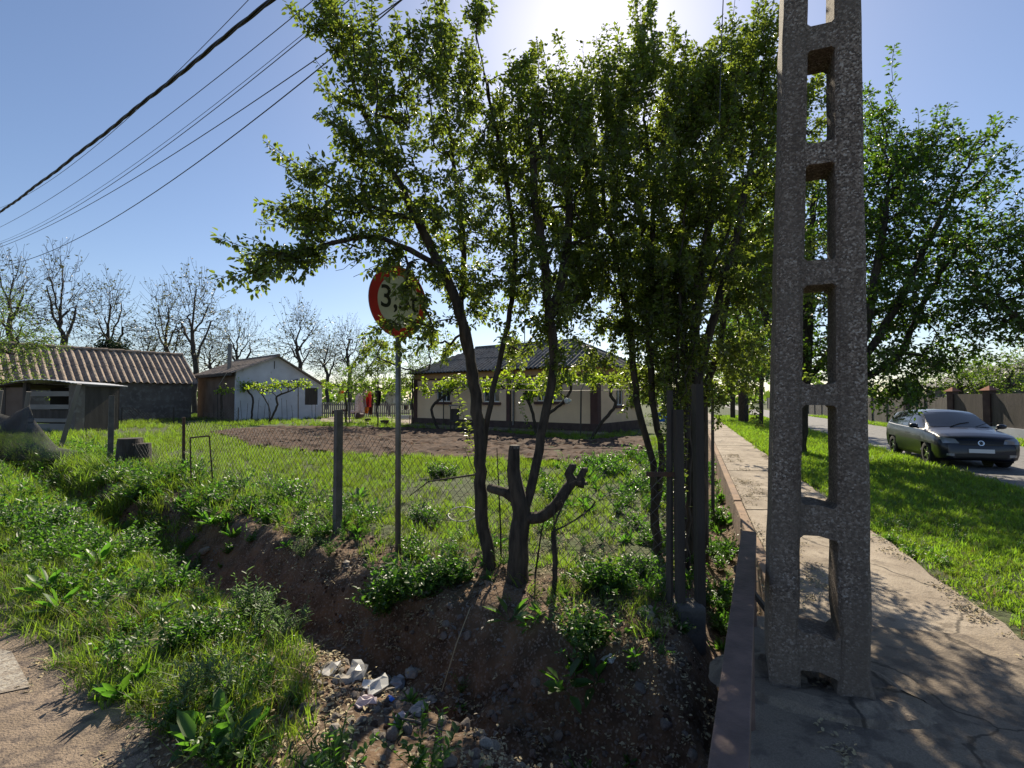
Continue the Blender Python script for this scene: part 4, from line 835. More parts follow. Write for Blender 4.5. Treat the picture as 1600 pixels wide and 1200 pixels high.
bush('walnut_tree', 'leafy tree behind the right side wall of the pink house', 'tree', [(1010, 600, 30, 30, 34, 2, 80), (1050, 600, 50, 36, 36, 2, 120), (1090, 590, 40, 50, 38, 2, 120), (1040, 650, 30, 14, 30, 1, 50)], 'leaf_bush', 34, 85, .14, bx=1040)
for k, (x, y, rx, ry, Yt, lab) in enumerate([(1500, 590, 44, 26, 31, 'mid green tree over the dark fence across the road, left one'), (1575, 585, 50, 34, 27, 'wide green tree over the dark fence at the right edge, behind the car'), (1420, 602, 30, 16, 44, 'far low tree above the wooden fence left of the parked roofline')]):
    bush('roadside_tree', lab, 'tree', [(x, y, rx, ry, Yt, 2, 150), (x+rx*.5, y+6, rx*.6, ry*.7, Yt, 2, 60)], 'leaf_bush' if k != 2 else 'leaf_street', Yt, 90+k, .15, 18, .16, .11, group='trees across the road')
# far tree line as one mass
n = 5000; ang = RNG.uniform(-.95, .95, n); rad = RNG.uniform(120, 160, n); hz = RNG.random(n)*(5+3*vnoise(ang*9, ang*0, 2, 3))
P = np.stack([np.tan(ang)*rad, rad, hz], 1); V, n_, idx = leaf_arrays(P, unit(RNG.normal(0, 1, (n, 3))), unit(RNG.normal(0, 1, (n, 3))), RNG.uniform(1.2, 2.6, n), RNG.uniform(1, 2, n), six=False)
tag(link('far_tree_line', mesh_np('far_tree_line', V, n_, idx), 'leaf_bush'), 'hazy line of far trees along the horizon', 'woodland', kind='stuff')

# ------------------------------------------------------------------ concrete lattice pole
PC = np.array([1.735, 2.77]); PAZ = math.atan2(-.39, .92)
def concrete_pole(name, loc, rz, lab):
    t = thing(name, lab, 'pole', loc, rz, None)
    Htop = 9.2; hw = lambda z: .25-(.25-.105)*z/Htop; leg = lambda z: .155-.075*z/Htop; th = .13
    ops = [(.33, .88), (1.05, 1.61), (1.73, 2.29), (2.43, 2.98), (3.10, 3.64), (3.78, 4.33)]
    z = 4.47
    while z < 8.4: ops.append((z, z+.55)); z += .69
    # outline profile of the front face with openings built from horizontal slices
    zs = [0]; 
    for a, c in ops: zs += [a, c]
    zs.append(Htop)
    b = MB()
    def solid(z0, z1, x0f, x1f):
        pts = []
        for z in (z0, z1):
            x0, x1 = x0f(z), x1f(z); pts += [(x0, -th, z), (x1, -th, z), (x1, th, z), (x0, th, z)]
        b.add(pts, [(3, 2, 1, 0), (4, 5, 6, 7), (0, 1, 5, 4), (1, 2, 6, 5), (2, 3, 7, 6), (3, 0, 4, 7)])
    zz = [-.15]
    # legs run the full height as subdivided columns; crossbars butt between them with haunched corners
    N_ = 60
    for sg in (-1, 1):
        vs = []; 
        for i in range(N_+1):
            z = -.15+(Htop+.15)*i/N_; o_ = hw(max(z, 0)); l_ = leg(z)
            if z < .35: l_ += .02*(1-z/.35)**2*(1 if sg > 0 else .2); 
            j = lambda: random.uniform(-.003, .003)+(random.uniform(-.012, .012) if z < .4 else 0)
            ch = .018
            oo, ii = o_+j(), o_-l_+j()
            if z < .12 and sg > 0: oo += .03*(1-z/.12)
            vs += [(sg*(oo-ch), -th, z), (sg*oo, -th+ch, z), (sg*oo, th-ch, z), (sg*(oo-ch), th, z), (sg*(ii+ch), th, z), (sg*ii, th-ch, z), (sg*ii, -th+ch, z), (sg*(ii+ch), -th, z)]
        fs = [(i*8+k, i*8+(k+1) % 8, i*8+8+(k+1) % 8, i*8+8+k) for i in range(N_) for k in range(8)]
        if sg < 0: fs = [f[::-1] for f in fs]
        fs.append(tuple(N_*8+k for k in range(8)) if sg > 0 else tuple(N_*8+k for k in range(7, -1, -1)))
        b.add(vs, fs)
    bars = [(.13, .33)]+[(ops[i][1], ops[i+1][0]) for i in range(len(ops)-1)]+[(ops[-1][1], Htop)]
    d = .03
    for bi, (z0, z1) in enumerate(bars):
        x = lambda z: hw(z)-leg(z)+.012
        y0, y1 = -th+.012, th-.012; cz = .028
        prof = []
        x0, x1 = x(z0), x(z1); jj = .012 if bi < 2 else .003
        # haunched bar: octagon-like outline with flared ends
        up = [(-x1, z1+cz), (-x1+cz, z1+random.uniform(-jj, jj)), (0, z1+random.uniform(-jj, jj)), (x1-cz, z1+random.uniform(-jj, jj)), (x1, z1+cz)]
        dn = [(x0, z0-cz), (x0-cz, z0+random.uniform(-jj, jj)), (0, z0+random.uniform(-jj, jj)), (-x0+cz, z0), (-x0, z0-cz)]
        o2 = up+dn; n = len(o2)
        b.add([(p[0], y0, p[1]) for p in o2]+[(p[0], y1, p[1]) for p in o2],
              [(9, 8, 1, 0), (8, 7, 2, 1), (7, 6, 3, 2), (6, 5, 4, 3), (10, 11, 18, 19), (11, 12, 17, 18), (12, 13, 16, 17), (13, 14, 15, 16)]+[(i, (i+1) % n, n+(i+1) % n, n+i) for i in range(n)])
    b.build('post', 'aggregate', t)
    # steel arm and insulators at the top
    a = MB(); a.box(-.55, .55, -.20, -.14, 8.5, 8.58); a.build('cross_arm', 'galv', t)
    for x in (-.48, -.2, .2, .48): MB().lathe([(0, .0), (.03, .0), (.045, .03), (.03, .06), (.045, .09), (.02, .13), (0, .13)], 10, (x, -.17, 8.58)).build('insulator', 'white_plastic', t)
    return t
pole = concrete_pole('concrete_pole', (PC[0], PC[1], .05), PAZ, 'tall speckled concrete pole with ladder-like openings standing on the slab by the footpath')
# broken mortar collar lumps round the foot
pole.rotation_euler = (0, R(1.15), PAZ); c = Vector((PC[0], PC[1], .05)); Mz = Matrix.Rotation(PAZ, 4, 'Z')
cb = MB()
def mound(u, v):
    a = u*2*math.pi; r = [.05, .30, .42, .5][int(round(v*3))]; z = [.02, .05, .03, -.02][int(round(v*3))]
    z *= 1+.9*float(vnoise(math.cos(a)*2+v, math.sin(a)*2, 1.7, 9)); return (r*1.15*math.cos(a)*(1+.14*float(vnoise(a*2, v*3, 1, 12)))+.02, r*.72*math.sin(a)*(1+.1*float(vnoise(a*3, v*3, 1, 13))), z)
cb.grid(mound, 40, 3); cb.build('mortar_collar', 'slab_concrete', pole, smooth=False)
MB().box(-.012, .012, -.05, .05, -.12, .62, Matrix.Translation((-.02, .36, .0)) @ Matrix.Rotation(R(-38), 4, 'Y')).build('prop_board', 'wood_dark', pole)
concrete_pole('concrete_pole', (-31.6, 24.4, 0), R(-57), 'far end pole carrying the overhead wires, beyond the left edge')

# overhead wires
wdir = np.array([-.84, .54]); wdir /= np.linalg.norm(wdir)
def on_plane(px, py, off=0):
    r = ray(px, py); P0 = PC+np.array([.54, .84])*off
    A_ = np.array([[r[0], -wdir[0]], [r[1], -wdir[1]]]); t, a = np.linalg.solve(A_, P0); return np.array([0, 0, CAMH])+r*t, a
wires = [((0, 325), (194, 190), (390, -2), .005, 'thin wire highest of the bundle, close above the thick cable'), ((0, 355), (270, 175), (490, 0), .006, 'thin wire just below the thick twisted cable'), ((0, 378), (250, 228), (502, 30), .004, 'faint upper wire of the close pair'), ((0, 381), (250, 235), (505, 34), .006, 'lower wire of the close pair'), ((0, 386), (260, 248), (512, 80), .007, 'second lowest overhead wire crossing to the drooping tree'), ((60, 400), (300, 260), (522, 88), .008, 'lowest overhead wire, dipping in front of the bare trees')]
for p0, pm, p1, r, lab in wires:
    A_, a0 = on_plane(*p0); Mm, am = on_plane(*pm); B_, a1 = on_plane(*p1)
    zc = np.polyfit([a0, am, a1], [A_[2], Mm[2], B_[2]], 2)
    if zc[0] < 0: zc = np.array([0, *np.polyfit([a0, a1], [A_[2], B_[2]], 1)])
    pts = []
    for a in np.linspace(.3, 39.6, 60):
        q = PC+wdir*a; pts.append((q[0], q[1], float(np.polyval(zc, a))))
    tag(MB().tube(pts, r, 4).build('overhead_wire', 'cable_black', smooth=True), 'dark '+lab, 'wire', 'overhead wires at upper left')
A_, a0 = on_plane(0, 332); Mm, am = on_plane(225, 160); B_, a1 = on_plane(424, 0); zc = np.polyfit([a0, am, a1], [A_[2], Mm[2], B_[2]], 2)
tw = MB()
for ph in (0, 2.1, 4.2):
    pts = []
    for a in np.arange(.3, 39.6, .07):
        q = PC+wdir*a; an = a*3.4+ph+.8*math.sin(a*.7); pts.append((q[0]+.016*math.cos(an)*.54, q[1]+.016*math.cos(an)*.84, float(np.polyval(zc, a))+.016*math.sin(an)+.01*math.sin(a*2.1)))
    tw.tube(pts, .014, 5)
tag(tw.build('twisted_cable', 'cable_black', smooth=True), 'thick black twisted cable running diagonally across the upper left sky', 'cable', 'overhead wires at upper left')
p0 = D(1130, 0, 3.6); tag(MB().tube([D(1131, -60, 3.6), D(1130, 0, 3.6), D(1127, 70, 3.6), D(1124, 190, 3.7)], .004, 4).build('hanging_wire', 'cable_black'), 'thin wire hanging down just left of the concrete pole', 'wire')

# ------------------------------------------------------------------ iron rail by the culvert
ra = np.array([.40, .96, .7]); rb_ = np.array([1.785, 3.60, .7]); t = thing('guard_rail', 'rusty iron guard rail running alongside the culvert slab at lower right', 'rail', (1.17, 2.43, .052))
dv = unit(rb_-ra); sd = np.array([dv[1], -dv[0], 0])
b = MB()
b.add([ra-sd*.05+[0, 0, z] for z in (0, -.07)]+[ra+sd*.05+[0, 0, z] for z in (0, -.07)]+[rb_-sd*.05+[0, 0, z] for z in (0, -.07)]+[rb_+sd*.05+[0, 0, z] for z in (0, -.07)],
      [(0, 4, 6, 2), (1, 3, 7, 5), (0, 1, 5, 4), (2, 6, 7, 3), (0, 2, 3, 1), (4, 5, 7, 6)])
b.build('rail', 'rail_iron', t, True, bevel=.004)
for f in (.33, .74):
    c = ra+(rb_-ra)*(.555 if f < .5 else .96); MB().tube([(c[0]+.02, c[1], .03 if f < .5 else -.3), (c[0]+.02, c[1], .63)], .03, 8).build('post', 'rail_iron', t, True)

# ------------------------------------------------------------------ road sign
bs = GH(622, 866); sy = bs[1]; sc_ = D(617, 473, sy-.0); t = thing('road_sign', 'round red and white weight limit sign partly hidden by leaves on a grey post', 'sign', tuple(float(c) for c in bs))
rz = math.atan2(-(.78), 1)*0
MB().tube([bs+[0, 0, -.2], np.array([bs[0]-.02, bs[1]+.0, sc_[2]+.44])], .031, 12).build('post', 'galv', t, True, smooth=True)
rad = 56*sy/F; yaw = R(-18)
vd = math.atan2(sc_[0], sc_[1]); yaw = -vd*0+R(52)   # turned away to the right-hand road
ex = Vector((math.cos(yaw), math.sin(yaw), 0)); ey = Vector((math.sin(yaw), -math.cos(yaw), 0)); cc = Vector(sc_)+ey*.075
Msign = Matrix(((ex.x, 0, ey.x, cc.x), (ex.y, 0, ey.y, cc.y), (0, 1, 0, cc.z), (0, 0, 0, 1)))
def disc(r0, r1, z0, z1, n=48):
    b = MB(); vs = []
    for k in range(n):
        a = 2*math.pi*k/n
        for r, z in ((r0, z1), (r1, z1), (r1, z0), (r0, z0)): vs.append(Msign @ Vector((r*math.cos(a), r*math.sin(a), z)))
    fs = []
    for k in range(n):
        k2 = (k+1) % n
        for j in range(4): fs.append((k*4+j, k*4+(j+1) % 4, k2*4+(j+1) % 4, k2*4+j))
    return b.add(vs, fs)
disc(.001, rad, -.006, 0).build('plate', 'sign_back', t, True)
disc(rad*.73, rad*.99, .001, .004).build('red_ring', 'sign_red', t, True)
disc(.001, rad*.725, .001, .0035).build('white_disc', 'sign_white', t, True)
disc(.001, rad*.999, -.009, -.0065).build('backing', 'sign_back', t, True)
def glyph(txt, x, y, size, nm):
    cu = bpy.data.curves.new(nm, 'FONT'); cu.body = txt; cu.size = size; cu.align_x = 'CENTER'; cu.align_y = 'CENTER'; cu.extrude = .001; cu.offset = .003
    o = bpy.data.objects.new(nm, cu); COL.objects.link(o); dg = bpy.context.evaluated_depsgraph_get(); me = bpy.data.meshes.new_from_object(o.evaluated_get(dg)); bpy.data.objects.remove(o)
    me.transform(Msign @ Matrix.Translation((x, y, .006))); return link(nm, me, 'sign_black', t, True)
glyph('3,5t', 0, .02, rad*.86, 'lettering')
b = MB(); b.box(-.045, .045, rad*.985, rad*1.03, -.012, .004, Msign); b.build('clamp', 'galv', t, True)

# ------------------------------------------------------------------ chain-link fence along the ditch
def post_box(b, p, h, w, lean=(0, 0), taper=.95, z0=-.25):
    q = Vector((p[0], p[1], p[2])); b.tube([q+Vector((0, 0, z0)), q+Vector((lean[0]*h, lean[1]*h, h))], [w*.72, w*.72*taper], 4)
fence = thing('chain_link_fence', 'chain-link fence on mixed posts between the ditch and the garden', 'fence', tuple(float(c) for c in G(527, 833)))
pc = GH(527, 832); b = MB(); hw_ = .058; ang = math.atan2(U[1], U[0])
for nm, px, py, topy, w, m, lab, ln in [('post', 527, 832, 640, .085, 'footing', 'thick square concrete post', (0, 0)), ('post', 287, 753, 652, .05, 'rust', 'thin rusty angle-iron post', (-.02, 0)), ('post', 172, 726, 618, .11, 'footing', 'squat dark concrete post beside the stump', (0, 0))]:
    p = GH(px, py); h = D(px, topy, p[1])[2]-p[2]; b = MB(); post_box(b, p, h, w, ln); o = b.build(nm, m, fence, True, label=lab, bevel=.006)
for (px, py, tx_, topy, w, m, lab) in [(90, 713, 124, 600, .12, 'wood_grey', 'post leaning right, propped against the netting'), (36, 668, 45, 612, .13, 'wood_grey', 'short post leaning above the grey netting'), (-12, 700, 2, 610, .1, 'wood_grey', 'post at the left edge')]:
    p = D(px, py, G(px, 712)[1]); p[2] = 0 if py > 700 else p[2]; q = D(tx_, topy, p[1]); MB().tube([p+[0, 0, -.1], q], [w*.7, w*.6], 4).build('post', m, fence, True, label=lab)
def chain(a0, a1, hfun, s=0.0, name='mesh', w=.05, sag=.03, r=.0028):
    ks = np.arange(a0, a1, w); Ps = []; Qs = []; j = np.arange(0, 40)
    for i, a in enumerate(ks):
        hh = hfun(a); nj = int(hh/w)
        jj = np.arange(nj+1); aa = a+w*((jj+i) % 2)
        z = .02+jj*w; a2 = aa+.03*vnoise(aa, z, 1.3, 2)*sag/.03; of = s+sag*vnoise(aa, z, 1.7, 3)
        x = F0[0]+U[0]*a2+N[0]*of; y = F0[1]+U[1]*a2+N[1]*of; zz = np.maximum(H(x, y), -.2)+z*(1+.04*vnoise(aa, 0*aa, .8, 5))
        Pt = np.stack([x, y, zz], 1); Ps.append(Pt[:-1]); Qs.append(Pt[1:])
    P = np.concatenate(Ps); Q = np.concatenate(Qs); V, idx = sticks(P, Q, r, 3)
    return tag(link(name, mesh_np(name, V, 4, idx), 'wire_steel', fence, True), kind='stuff')
aP = float(a_of(*pc[:2])); p285 = GH(287, 753); a285 = float(a_of(*p285[:2])); a172 = float(a_of(*GH(172, 726)[:2]))
chain(.1, aP, lambda a: 1.15-.25*(1-min(1, abs(a-2.2)/2.2))*(a < 3), -.03)
chain(aP, a285, lambda a: 1.15, -.03, w=.055); chain(a285, a172, lambda a: .62+.1*math.sin(a*2), -.03, w=.065, sag=.08)
for z_ in (.25, 1.16):
    pts = [(*FP(a, -.04), h1(*FP(a, 0))+z_+.02*math.sin(a*3)) for a in np.linspace(.1, a285, 30)]; MB().tube(pts, .0022, 4).build('tension_wire', 'wire_steel', fence, True)
# sagging grey net and old gate frame
net = MB(); pl = [D(-30, 640, 12.9), D(20, 650, 13), D(46, 632, 13.2), D(60, 660, 13), D(95, 700, 12.7), D(140, 712, 12.4)]
def netf(u, v):
    k = u*5; i = min(int(k), 4); f = k-i; top = pl[i]*(1-f)+pl[i+1]*f; bot = np.array([top[0]-.1, top[1]-.9*(1-u), min(.02, top[2]-.1)])
    p = top*(1-v)+bot*v; p = p+np.array([0, -.25*math.sin(v*math.pi)+.14*float(vnoise(u*9, v*2, 1, 3)), .05*float(vnoise(u*14, v*3, 1, 4))]); return p
net.grid(netf, 60, 16); o = net.build('shade_net', 'net', smooth=True); tag(o, 'dark grey netting slumped between the leaning posts at far left', 'netting')
so_ = o.modifiers.new('thick', 'SOLIDIFY'); so_.thickness = .015
g0 = GH(299, 768); g1 = GH(333, 764); t = thing('rusty_gate_frame', 'small rusty empty metal frame standing in the grass by the thin post', 'gate_frame', tuple(float(c) for c in g0))
zt0 = D(297, 684, g0[1]); zt1 = D(327, 681, g1[1])
for a_, c_ in ((g0, zt0), (g1, zt1), (zt0, zt1)): MB().tube([a_, c_], .014, 4).build('bar', 'rust', t, True)
# tree stump
p = GH(200, 728); t = thing('tree_stump', 'dark double tree stump beside the squat concrete post', 'stump', tuple(float(c) for c in p))
for dx, r, h in ((.04, .24, .70), (.34, .17, .58)):
    sb = MB(); sb.grid(lambda u, v: (p[0]+dx+r*(1+.35*(1-v)**3+.12*float(vnoise(math.cos(u*6.283)*2, math.sin(u*6.283)*2, 1.4, dx)))*math.cos(u*6.283)*(1 if v < 1 else .92), p[1]+r*(1+.3*(1-v)**3+.1*float(vnoise(u*9, 0, 1, 4)))*math.sin(u*6.283), p[2]-.05+h*v), 24, 6)
    k = len(sb.v)-25; sb.f.append(tuple(range(k, k+24))); sb.build('stump', 'bark_grey', t, True)
# old white hoop on the mesh
c = D(722, 803, 5.4); pts = [c+np.array([.158*math.cos(a), .12*math.sin(a)*1, .053*math.sin(a)]) for a in np.linspace(0, 2*math.pi, 33)]
tag(MB().tube(pts, .006, 6, cap=False).build('wire_hoop', 'white_plastic', smooth=True), 'pale oval hoop hooked on the wire mesh left of the fruit trunk', 'hoop')
# gate posts by the thicket
gp = GH(1075, 975); t = thing('gate_post', 'pair of dark upright iron channels set in a concrete footing at the fence corner', 'post', tuple(float(c) for c in gp))
Yg = gp[1]
fb = MB(); fb.box(gp[0]-.11, gp[0]+.11, Yg-.1, Yg+.1, gp[2]-.2, gp[2]+.17); fb.build('footing', 'footing', t, True, bevel=.03)
for px_, tpy, w in ((1062, 640, .028), (1093, 600, .03)):
    q = D(px_, 800, Yg)[0]; zt = D(px_, tpy, Yg)[2]; b = MB(); b.box(q-w, q+w, Yg-.03, Yg-.018, gp[2]+.1, zt); b.box(q-w, q-w+.01, Yg-.018, Yg+.05, gp[2]+.1, zt); b.box(q+w-.01, q+w, Yg-.018, Yg+.05, gp[2]+.1, zt)
    b.build('channel', 'wood_dark', t, True)
b = MB(); x0 = D(1012, 742, Yg)[0]; x1 = D(1062, 742, Yg)[0]; zb = D(1012, 742, Yg)[2]; b.box(x0, x1, Yg+.02, Yg+.045, zb-.018, zb+.018); b.build('rail', 'rust', t, True)
for px_, by in ((1046, 940), (1104, 880), (1114, 820)):
    q = GH(px_, by); zt = D(px_, 610, q[1])[2]
    tag(MB().tube([q+[0, 0, -.1], np.array([q[0]+.02, q[1], zt])], [.03, .024], 6).build('fence_stake', 'wood_dark'), {1046: 'dark leaning stake left of the iron channels', 1104: 'dark stake right of the iron channels', 1114: 'furthest dark stake of the corner fence, next to the footpath ditch'}[px_], 'stake')
#@@PART3
# ------------------------------------------------------------------ buildings (local frames: x along the wall, y towards the viewer side)
def root_at(name, lab, cat, p, xdir, group=None):
    return thing(name, lab, cat, (float(p[0]), float(p[1]), 0), math.atan2(xdir[1], xdir[0]), group)
def wall_with_holes(mb, x0, x1, z0, z1, y, holes, th=.25, side=-1):
    """slab wall in the xz plane at y; holes (hx0,hx1,hz0,hz1) sorted by x; thickness goes to y+side*th"""
    ya, yb = sorted((y, y+side*th)); cx = x0
    for hx0, hx1, hz0, hz1 in sorted(holes):
        if hx0 > cx: mb.box(cx, hx0, ya, yb, z0, z1)
        mb.box(hx0, hx1, ya, yb, z0, hz0); mb.box(hx0, hx1, ya, yb, hz1, z1); cx = hx1
    if cx < x1: mb.box(cx, x1, ya, yb, z0, z1)
def sheets(t, m, x0, x1, fpos, nrow, width=1.05, wave=.26, amp=.045, name='roof_sheet', tlim=None, seed=0):
    """corrugated sheets; fpos(x, t) -> (point, normal); t 0 eave .. 1 ridge"""
    rg = random.Random(seed); n = max(1, round((x1-x0)/width)); w = (x1-x0)/n
    for r in range(nrow):
        for k in range(n):
            a, c = x0+k*w, x0+(k+1)*w+.04; lift = rg.uniform(0, .012)+.018*r; t0 = r/nrow-(.03 if r else 0)+rg.uniform(-.006, .006); t1 = (r+1)/nrow
            if tlim and tlim((a+c)/2) <= t0: continue
            mb = MB(); nu = int((c-a)/wave*6); 
            def f(u, v):
                x = a+(c-a)*u; tt = t0+(t1-t0)*v
                if tlim: tt = min(tt, max(tlim(x), 0))
                p, nn = fpos(x, tt); return p+nn*(amp*math.sin(2*math.pi*x/wave)+lift*(1-v)+.01)
            mb.grid(f, nu, 2); o = mb.build(name, m, t); sm = o.modifiers.new('thick', 'SOLIDIFY'); sm.thickness = .008
def window(t, x0, x1, z0, z1, y, nv=2, nh=1, frame='white_frame', out=1, sill=None, axis='x', fixed=0, dep=.12):
    """frame with glazing bars and panes set in a hole; y is the wall face, frame recessed"""
    Mx = Matrix.Identity(4) if axis == 'x' else fixed
    fr = MB(); w = .05; ya, yb = y-out*dep, y-out*(dep-.05); ya, yb = min(ya, yb), max(ya, yb)
    fr.box(x0, x1, ya, yb, z0, z0+w, Mx); fr.box(x0, x1, ya, yb, z1-w, z1, Mx); fr.box(x0, x0+w, ya, yb, z0+w, z1-w, Mx); fr.box(x1-w, x1, ya, yb, z0+w, z1-w, Mx)
    for k in range(1, nv): x = x0+(x1-x0)*k/nv; fr.box(x-w/2, x+w/2, ya, yb, z0+w, z1-w, Mx)
    f = fr.build('window', frame, t); ym = (ya+yb)/2
    for k in range(nv):
        a = x0+(x1-x0)*k/nv+.02; c = x0+(x1-x0)*(k+1)/nv-.02; MB().box(a, c, ym-.006, ym+.006, z0+.02, z1-.02, Mx).build('pane', 'glass', f)
    if sill:
        s = MB(); yy = sorted((y-out*.02, y+out*.10)); s.box(x0-.12, x1+.12, yy[0], yy[1], z0-.16, z0-.02, Mx); s.build('sill', sill, f)
# pink house -----------------------------------------------------------
HC = np.array([3.97, 22.1]); t = root_at('pink_house', 'pink rendered house with maroon trim and a grey corrugated hip roof', 'house', HC, U)
HL = 12.4; HD = 5.4; ZE = 3.2; wins = [(1.85, 3.35, 1.55, 2.5), (5.75, 6.85, 1.5, 2.5), (9.35, 10.45, 1.5, 2.45)]
mb = MB(); wall_with_holes(mb, .02, HL, .5, 2.78, 0, wins); mb.box(0.02, HL, -HD, -HD+.25, .5, 2.78); mb.box(HL-.25, HL, -HD+.25, -.25, .5, 2.78); mb.build('wall', 'render_pink', t)
sw = [(-3.05, -2.15, 1.35, 2.5), (-4.75, -4.15, 1.35, 2.4)]
# side wall at x=0, running back along -y
mb = MB(); cy = -HD+.25
for a, c, z0, z1 in sorted(sw): mb.box(0, .25, cy, a, .5, 2.78); mb.box(0, .25, a, c, .5, z0); mb.box(0, .25, a, c, z1, 2.78); cy = c
mb.box(0, .25, cy, -.0, .5, 2.78); mb.build('side_wall', 'render_pink', t)
MB().box(-.05, HL+.05, -HD-.05, .06, -.2, .5).build('plinth', 'plinth', t)
MB().box(-.035, HL, -HD, .035, 2.86, ZE+.02).build('fascia', 'render_orange', t)
MB().box(-.06, HL, -HD, .06, 2.78, 2.86).build('cornice', 'maroon', t)
for x in (-.045, 4.95, HL-.3): MB().box(x, x+.38 if x < 0 else x+.3, -.33 if x < 0 else -.2, .045, .502, 2.778).build('pilaster', 'maroon', t)
MB().box(4.72, 4.79, .05, .12, .3, 3.1).build('downpipe', 'galv', t)
for a, c, z0, z1 in wins: window(t, a, c, z0, z1, 0, 4 if c-a > 1.2 else 3, sill='maroon')
for a, c, z0, z1 in sw:
    Mx = Matrix.Rotation(R(-90), 4, 'Z')    # local x->-y ; maps (x,y)->(y,-x)
    window(t, -c, -a, z0, z1, 0, 2, sill='maroon', axis='y', fixed=Matrix.Rotation(R(-90), 4, 'Z') @ Matrix.Diagonal((1, -1, 1, 1)), out=1)
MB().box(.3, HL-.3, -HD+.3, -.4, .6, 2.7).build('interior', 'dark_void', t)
ov = .42; zr = 4.85; hy = (HD+2*ov)/2
def hip(x0, x1):
    L = x1-x0
    def tl(x): return min(1, (x-x0)/hy, (x1-x)/hy)
    return tl
sl_ = (zr-ZE)/hy; nrm = np.array([0, sl_, 1])/math.hypot(1, sl_)
sheets(t, 'asbestos_dark', -ov, HL+ov, lambda x, tt: (np.array([x, ov-hy*tt, ZE+(zr-ZE)*tt]), nrm), 2, tlim=hip(-ov, HL+ov), seed=1)
nr2 = np.array([-sl_, 0, 1])/math.hypot(1, sl_)
sheets(t, 'asbestos_dark', -HD-ov, ov, lambda yv, tt: (np.array([-ov+hy*tt, yv, ZE+(zr-ZE)*tt]), nr2), 2, tlim=lambda yv: min(1, (yv+HD+ov)/hy, (ov-yv)/hy), seed=2)
MB().add([(-ov, -HD-ov, ZE), (HL+ov, -HD-ov, ZE), (HL+ov-hy, ov-hy, zr-.02), (-ov+hy, ov-hy, zr-.02), (HL+ov, ov, ZE)], [(0, 1, 2, 3), (1, 4, 2)]).build('back_roof', 'asbestos_dark', t)
MB().add([(-ov, ov, ZE-.03), (HL+ov, ov, ZE-.03), (HL+ov, -HD-ov, ZE-.03), (-ov, -HD-ov, ZE-.03)], [(0, 1, 2, 3)]).build('soffit', 'wood_dark', t)
for a_, c_ in (((-ov, ov, ZE), (-ov+hy, ov-hy, zr)), ((-ov+hy, ov-hy, zr), (HL+ov-hy, ov-hy, zr)), ((-ov, -HD-ov, ZE), (-ov+hy, ov-hy, zr))):
    MB().tube([np.array(a_)+[0, 0, .05], np.array(c_)+[0, 0, .05]], .09, 6).build('ridge_cap', 'asbestos_dark', t)
MB().box(7.3, 7.9, -3.6, -3.0, 4.2, 5.5).build('chimney', 'brown_wall', t)
MB().tube([(5.6, -2.2, 4.0), (5.6, -2.2, 6.2)], .03, 5).build('aerial_mast', 'galv', t)
MB().box(-.6, HL, .06, 1.1, -.1, .14).build('step', 'slab_concrete', t)
# grey shed -------------------------------------------------------------
SA = np.array([-25.9, 38.3]); t = root_at('grey_shed', 'long mud-grey shed with a heavy corrugated tile roof at far left', 'shed', SA, N)
SLn = 11.2; zE, zR = 3.0, 5.35; run = 3.2      # local y points along -? keep the front face at y=0 and depth to -y or +y below
sg = -1 if (np.array([-N[1], N[0]])@np.array([0, -1])) > 0 else 1   # local +y towards the viewer -> body at -y
# local +y axis
yax = np.array([-N[1], N[0]]); sgn = 1 if yax@(np.array([0, 0])-SA) > 0 else -1   # +1: +y faces camera
fy = lambda v: sgn*v
def bx(mb, x0, x1, ya, yb, z0, z1): ya, yb = sorted((fy(ya), fy(yb))); return mb.box(x0, x1, ya, yb, z0, z1)
mb = MB(); wall_with_holes(mb, 0, SLn, -.1, zE, 0, [(7.3, 8.2, 1.1, 2.1)], side=-sgn); bx(mb, 0, .25, -.25, -5.9, -.1, zE); bx(mb, SLn-.25, SLn, -.25, -5.9, -.1, zE); bx(mb, 0, SLn, -5.9, -6.1, -.1, zE)
for xg in (.0, SLn-.25):
    mb.add([(xg, fy(-.0), zE), (xg+.25, fy(-.0), zE), (xg, fy(-6), zE), (xg+.25, fy(-6), zE), (xg, fy(-3), zR-.12), (xg+.25, fy(-3), zR-.12)], [(0, 2, 4), (1, 5, 3), (0, 1, 3, 2), (0, 4, 5, 1), (2, 3, 5, 4)])
mb.build('wall', 'mud_wall', t)
window(t, 7.3, 8.2, 1.1, 2.1, 0, 2, frame='wood_dark', out=sgn)
nrS = np.array([0, fy((zR-zE)/run), 1]); nrS /= np.linalg.norm(nrS)
sheets(t, 'asbestos', -.35, SLn+.3, lambda x, tt: (np.array([x, fy(.3-(run+.1)*tt), zE-.14+(zR-zE+.14)*tt]), nrS), 2, width=1.05, wave=.42, amp=.07, seed=3)
MB().add([(-.35, fy(-3), zR), (SLn+.3, fy(-3), zR), (SLn+.3, fy(-6.3), zE-.1), (-.35, fy(-6.3), zE-.1)], [(0, 1, 2, 3)]).build('back_roof', 'asbestos', t)
for k in range(13): MB().tube([(-.35+k*1.0, fy(-2.95), zR+.06), (-.35+k*1.0+.96, fy(-2.95), zR+.04)], [.15, .11], 7).build('ridge_tile', 'asbestos', t)
# white-gabled building ----------------------------------------------------
WA = np.array([-20.4, 35.0]); gd = unit(np.array([.65, .76])); t = root_at('gabled_outbuilding', 'white-gabled outbuilding with a brown side wall, lopsided roof and tin stove pipe', 'outbuilding', WA, gd)
